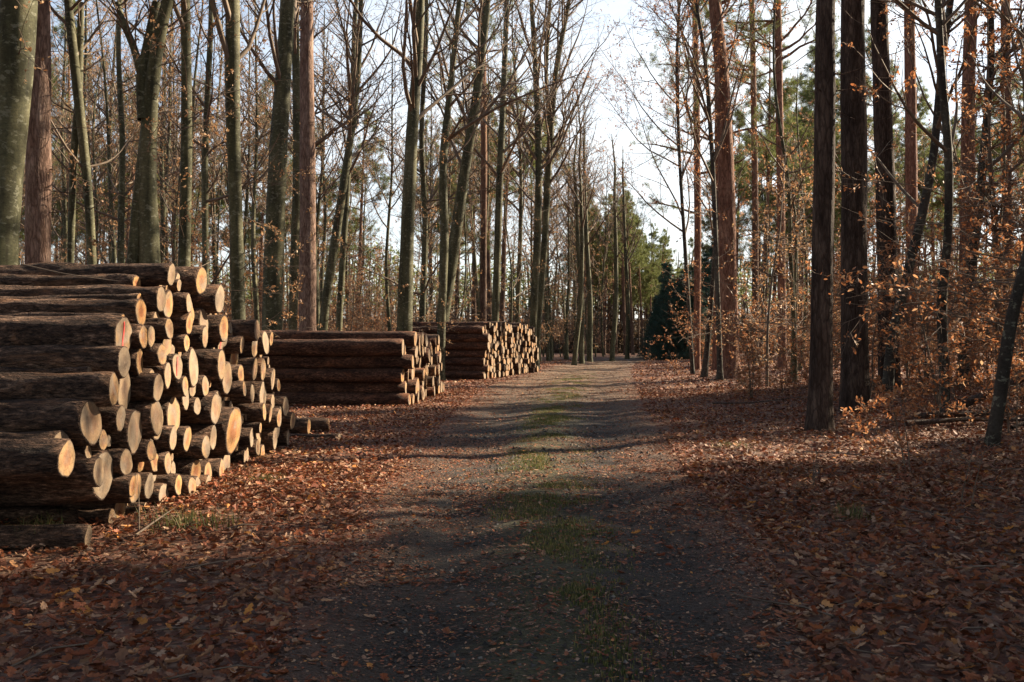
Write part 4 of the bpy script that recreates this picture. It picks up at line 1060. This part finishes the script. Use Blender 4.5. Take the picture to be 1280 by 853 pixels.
# foreground saplings of their own shape
def own(px, py, seed, H, label, **k):
    d = EYE*F/(py-HY); x = (px-640)/F*d; o = sapling(seed, H, **k); o.location = (x, d, float(gz(x, d))); tag(o, label, 'sapling', 'copper-leaved saplings of the understory'); pts.append((x, d))
own(1135, 590, 301, 1.35, 'copper-leaved sapling with pale thin stem in front of the dark pines', stems=2, leaves=(4, 8), lsize=.07)
own(1085, 560, 302, 1.0, 'small copper sapling beside the thicker twin dark pine', stems=3, leaves=(3, 7), lsize=.07)
own(1200, 640, 303, .8, 'bare little twiggy sapling on leaves in front of the crooked closest trunk', stems=2, leaves=(0, 2), lsize=.06)
own(1170, 545, 304, 1.6, 'copper sapling growing at the foot of the wavy slender beech', stems=3, leaves=(4, 8), lsize=.07)
own(1262, 560, 305, 1.8, 'copper sapling beside the crooked trunk leaning out of the picture', stems=3, leaves=(4, 8), lsize=.07)
own(1015, 615, 306, .6, 'tiny bare seedling in front of the twin dark pines', stems=2, leaves=(0, 2), lsize=.05)
own(980, 500, 307, 1.2, 'low copper seedling on the sunny verge between big red-brown pine and twin pines', stems=3, leaves=(3, 6), lsize=.07)
own(845, 470, 308, 1.3, 'small dry shrub at the far track border near the big red-brown pine', stems=3, leaves=(2, 5), lsize=.08)
own(812, 458, 309, 1.7, 'thin upright dry plant in the middle of the track end', stems=2, leaves=(1, 3), lsize=.08)

# fallen branches and twigs
def fallen(label, pts3, r0, seed, name='fallen_branch', nb=6, bl=.9):
    G = Grow(seed); o = empty(name, pts3[0]); p0 = np.array(pts3[0])
    P = resample([(*(np.array(p)-p0), r0*(1-.7*i/(len(pts3)-1))) for i, p in enumerate(pts3)], .12)
    v_, q_ = trunk_mesh(P[:, :3]+0, P[:, 3], 10 if r0 > .02 else 6, 'x', None, None, 0, .06, seed)
    link('stem', v_, q_, None, [M['twig_bark'] if r0 < .02 else M['spruce_bark']], o)
    S = dict(seg=[5, 3], up=[.02, 0], wig=[.15, .2], rmin=.003, sides=[4, 3], max=1, kids=[2.5], t0=[.2], ang=[(25, 60)], leaflvl=9, leaves=None, lsp=0)
    for k in range(nb):
        i = G.r.randint(len(P)//5, len(P)-2); dd = P[i+1, :3]-P[i, :3]; dd = dd/np.linalg.norm(dd); s = G.side(dd, R(G.r.uniform(25, 60))); s[2] = abs(s[2])*.6; 
        G.branch(P[i, :3], s/np.linalg.norm(s), bl*G.r.uniform(.4, 1), r0*.35, 0, S)
    V, q = G.T.arrays()
    if len(V): link('side_branch', V, q, None, [M['twig_bark']], o)
    tag(o, label, 'branch'); return o
fallen('thickest dark dead branch rising diagonally behind the wavy beech', [(7.9, 17.6, .3), (8.7, 17.2, .75), (9.6, 16.8, 1.25), (10.6, 16.2, 1.9)], .085, 1, nb=12, bl=1.5)
fallen('second dead branch lying below the thick diagonal one', [(7.0, 16.6, .33), (8.1, 16.0, .42), (9.3, 15.6, .7), (10.0, 15.5, 1.1)], .05, 2, nb=12, bl=1.2)
fallen('dead branch lying on leaves beside the thicker twin dark pine', [(6.4, 15.6, .28), (7.4, 15.8, .33), (8.6, 15.2, .36)], .05, 3, nb=9, bl=1.0)
fallen('twiggy dead branch low behind the crooked trunk leaning out of the picture', [(7.6, 14.6, .3), (8.4, 15.0, .5), (9.2, 15.0, 1.0)], .03, 4, nb=12, bl=1.0)
fallen('bent grey stick on the leaves at the corner of the near woodpile', [(-3.02, 7.7, .05), (-2.93, 7.95, .14), (-2.85, 8.1, .2)], .012, 5, 'fallen_twig', 1, .2)
fallen('thin stick leaning against the lower logs of the near woodpile', [(-3.05, 7.85, .02), (-3.1, 8.0, .3), (-3.14, 8.05, .5)], .006, 6, 'fallen_twig', 0)
fallen('thin dead branch on the verge in front of the big red-brown pine', [(4.6, 22, .2), (5.4, 21.4, .25), (6.4, 21.2, .4)], .02, 7, 'fallen_branch', 4, .6)
fallen('short twig lying on leaves below the twin dark pines', [(3.9, 12.8, .14), (4.3, 12.2, .19), (4.5, 11.6, .17)], .009, 8, 'fallen_twig', 3, .3)
fallen('dry curled stalk in the grass tuft at the near woodpile', [(-2.72, 8.0, .03), (-2.64, 7.9, .17), (-2.55, 7.8, .06)], .006, 9, 'fallen_twig', 2, .2)
fallen('long pale twig lying across the top of the near woodpile', [(-4.6, 9.0, 2.33), (-4.1, 8.85, 2.22), (-3.6, 8.8, 2.16)], .009, 10, 'fallen_twig', 1, .3)

# ------------------------------------------------------------------ light, sky, camera
SUN_EL, SUN_AZ = 29.0, 62.0     # azimuth clockwise from the viewing direction (+y)
wd = bpy.data.worlds.new('World'); C.world = wd; wd.use_nodes = True
nt = wd.node_tree; nt.nodes.clear()
out = nt.nodes.new('ShaderNodeOutputWorld'); bg = nt.nodes.new('ShaderNodeBackground')
sky = nt.nodes.new('ShaderNodeTexSky'); sky.sky_type = 'NISHITA'; sky.sun_disc = False
sky.sun_elevation = R(SUN_EL); sky.sun_rotation = R(SUN_AZ); sky.air_density = 1.0; sky.dust_density = 1.5; sky.ozone_density = 1.5
tc = nt.nodes.new('ShaderNodeTexCoord')
mp = nt.nodes.new('ShaderNodeMapping'); mp.inputs['Scale'].default_value = (1, 1, 3.0); nt.links.new(tc.outputs['Generated'], mp.inputs[0])
nz = nt.nodes.new('ShaderNodeTexNoise'); nz.inputs['Scale'].default_value = 2.2; nz.inputs['Detail'].default_value = 6; nz.inputs['Roughness'].default_value = .6
nt.links.new(mp.outputs[0], nz.inputs[0])
sp = nt.nodes.new('ShaderNodeSeparateXYZ'); nt.links.new(tc.outputs['Generated'], sp.inputs[0])
# bright haze low in the sky thinning upwards, broken by thin cloud, thickest towards the sun's side
lowf = ramp(nt, sp.outputs['Z'], [(0, (1, 1, 1)), (.30, (.8, .8, .8)), (.55, (.15, .15, .15)), (1, (0, 0, 0))])
cn = ramp(nt, nz.outputs[0], [(.35, (.35, .35, .35)), (.6, (1, 1, 1))])
sx = ramp(nt, math_(nt, 'ADD', math_(nt, 'MULTIPLY', sp.outputs['X'], .5), .5), [(.25, (.45, .45, .45)), (.58, (1, 1, 1))])
cl = math_(nt, 'MULTIPLY', math_(nt, 'MULTIPLY', lowf, cn), sx)
mx = nt.nodes.new('ShaderNodeMix'); mx.data_type = 'RGBA'; nt.links.new(cl, mx.inputs[0]); nt.links.new(sky.outputs[0], mx.inputs[6]); mx.inputs[7].default_value = (7.4, 7.6, 7.6, 1)
nt.links.new(mx.outputs[2], bg.inputs[0]); bg.inputs[1].default_value = .055; nt.links.new(bg.outputs[0], out.inputs[0])
sd = bpy.data.lights.new('sun', 'SUN'); sd.energy = 5.0; sd.angle = R(.5); sd.color = (1, .84, .62)
so = bpy.data.objects.new('sun', sd); COL.objects.link(so)
from mathutils import Vector
dv = Vector((sin(R(SUN_AZ))*cos(R(SUN_EL)), cos(R(SUN_AZ))*cos(R(SUN_EL)), sin(R(SUN_EL))))
so.rotation_euler = dv.to_track_quat('Z', 'Y').to_euler(); so.location = (20, 20, 40)
cam = bpy.data.cameras.new('camera'); cam.sensor_width = 36; cam.lens = 36*F/1280; cam.clip_end = 3000
co = bpy.data.objects.new('camera', cam); COL.objects.link(co); co.location = (0, 0, EYE); co.rotation_euler = (R(90+.07), 0, 0); C.camera = co
C.view_settings.view_transform = 'Standard'; C.view_settings.look = 'None'; C.view_settings.exposure = 1.85; C.view_settings.gamma = 1
C.render.engine = 'CYCLES'
C.cycles.use_denoising = True
try: C.cycles.denoiser = 'OPENIMAGEDENOISE'
except Exception: pass
C.cycles.max_bounces = 4; C.cycles.diffuse_bounces = 2; C.cycles.glossy_bounces = 2; C.cycles.transmission_bounces = 2; C.cycles.transparent_max_bounces = 4
C.cycles.sample_clamp_indirect = 6
C.render.use_persistent_data = False
print('TRIS', sum(len(m.polygons)*2 for m in bpy.data.meshes))
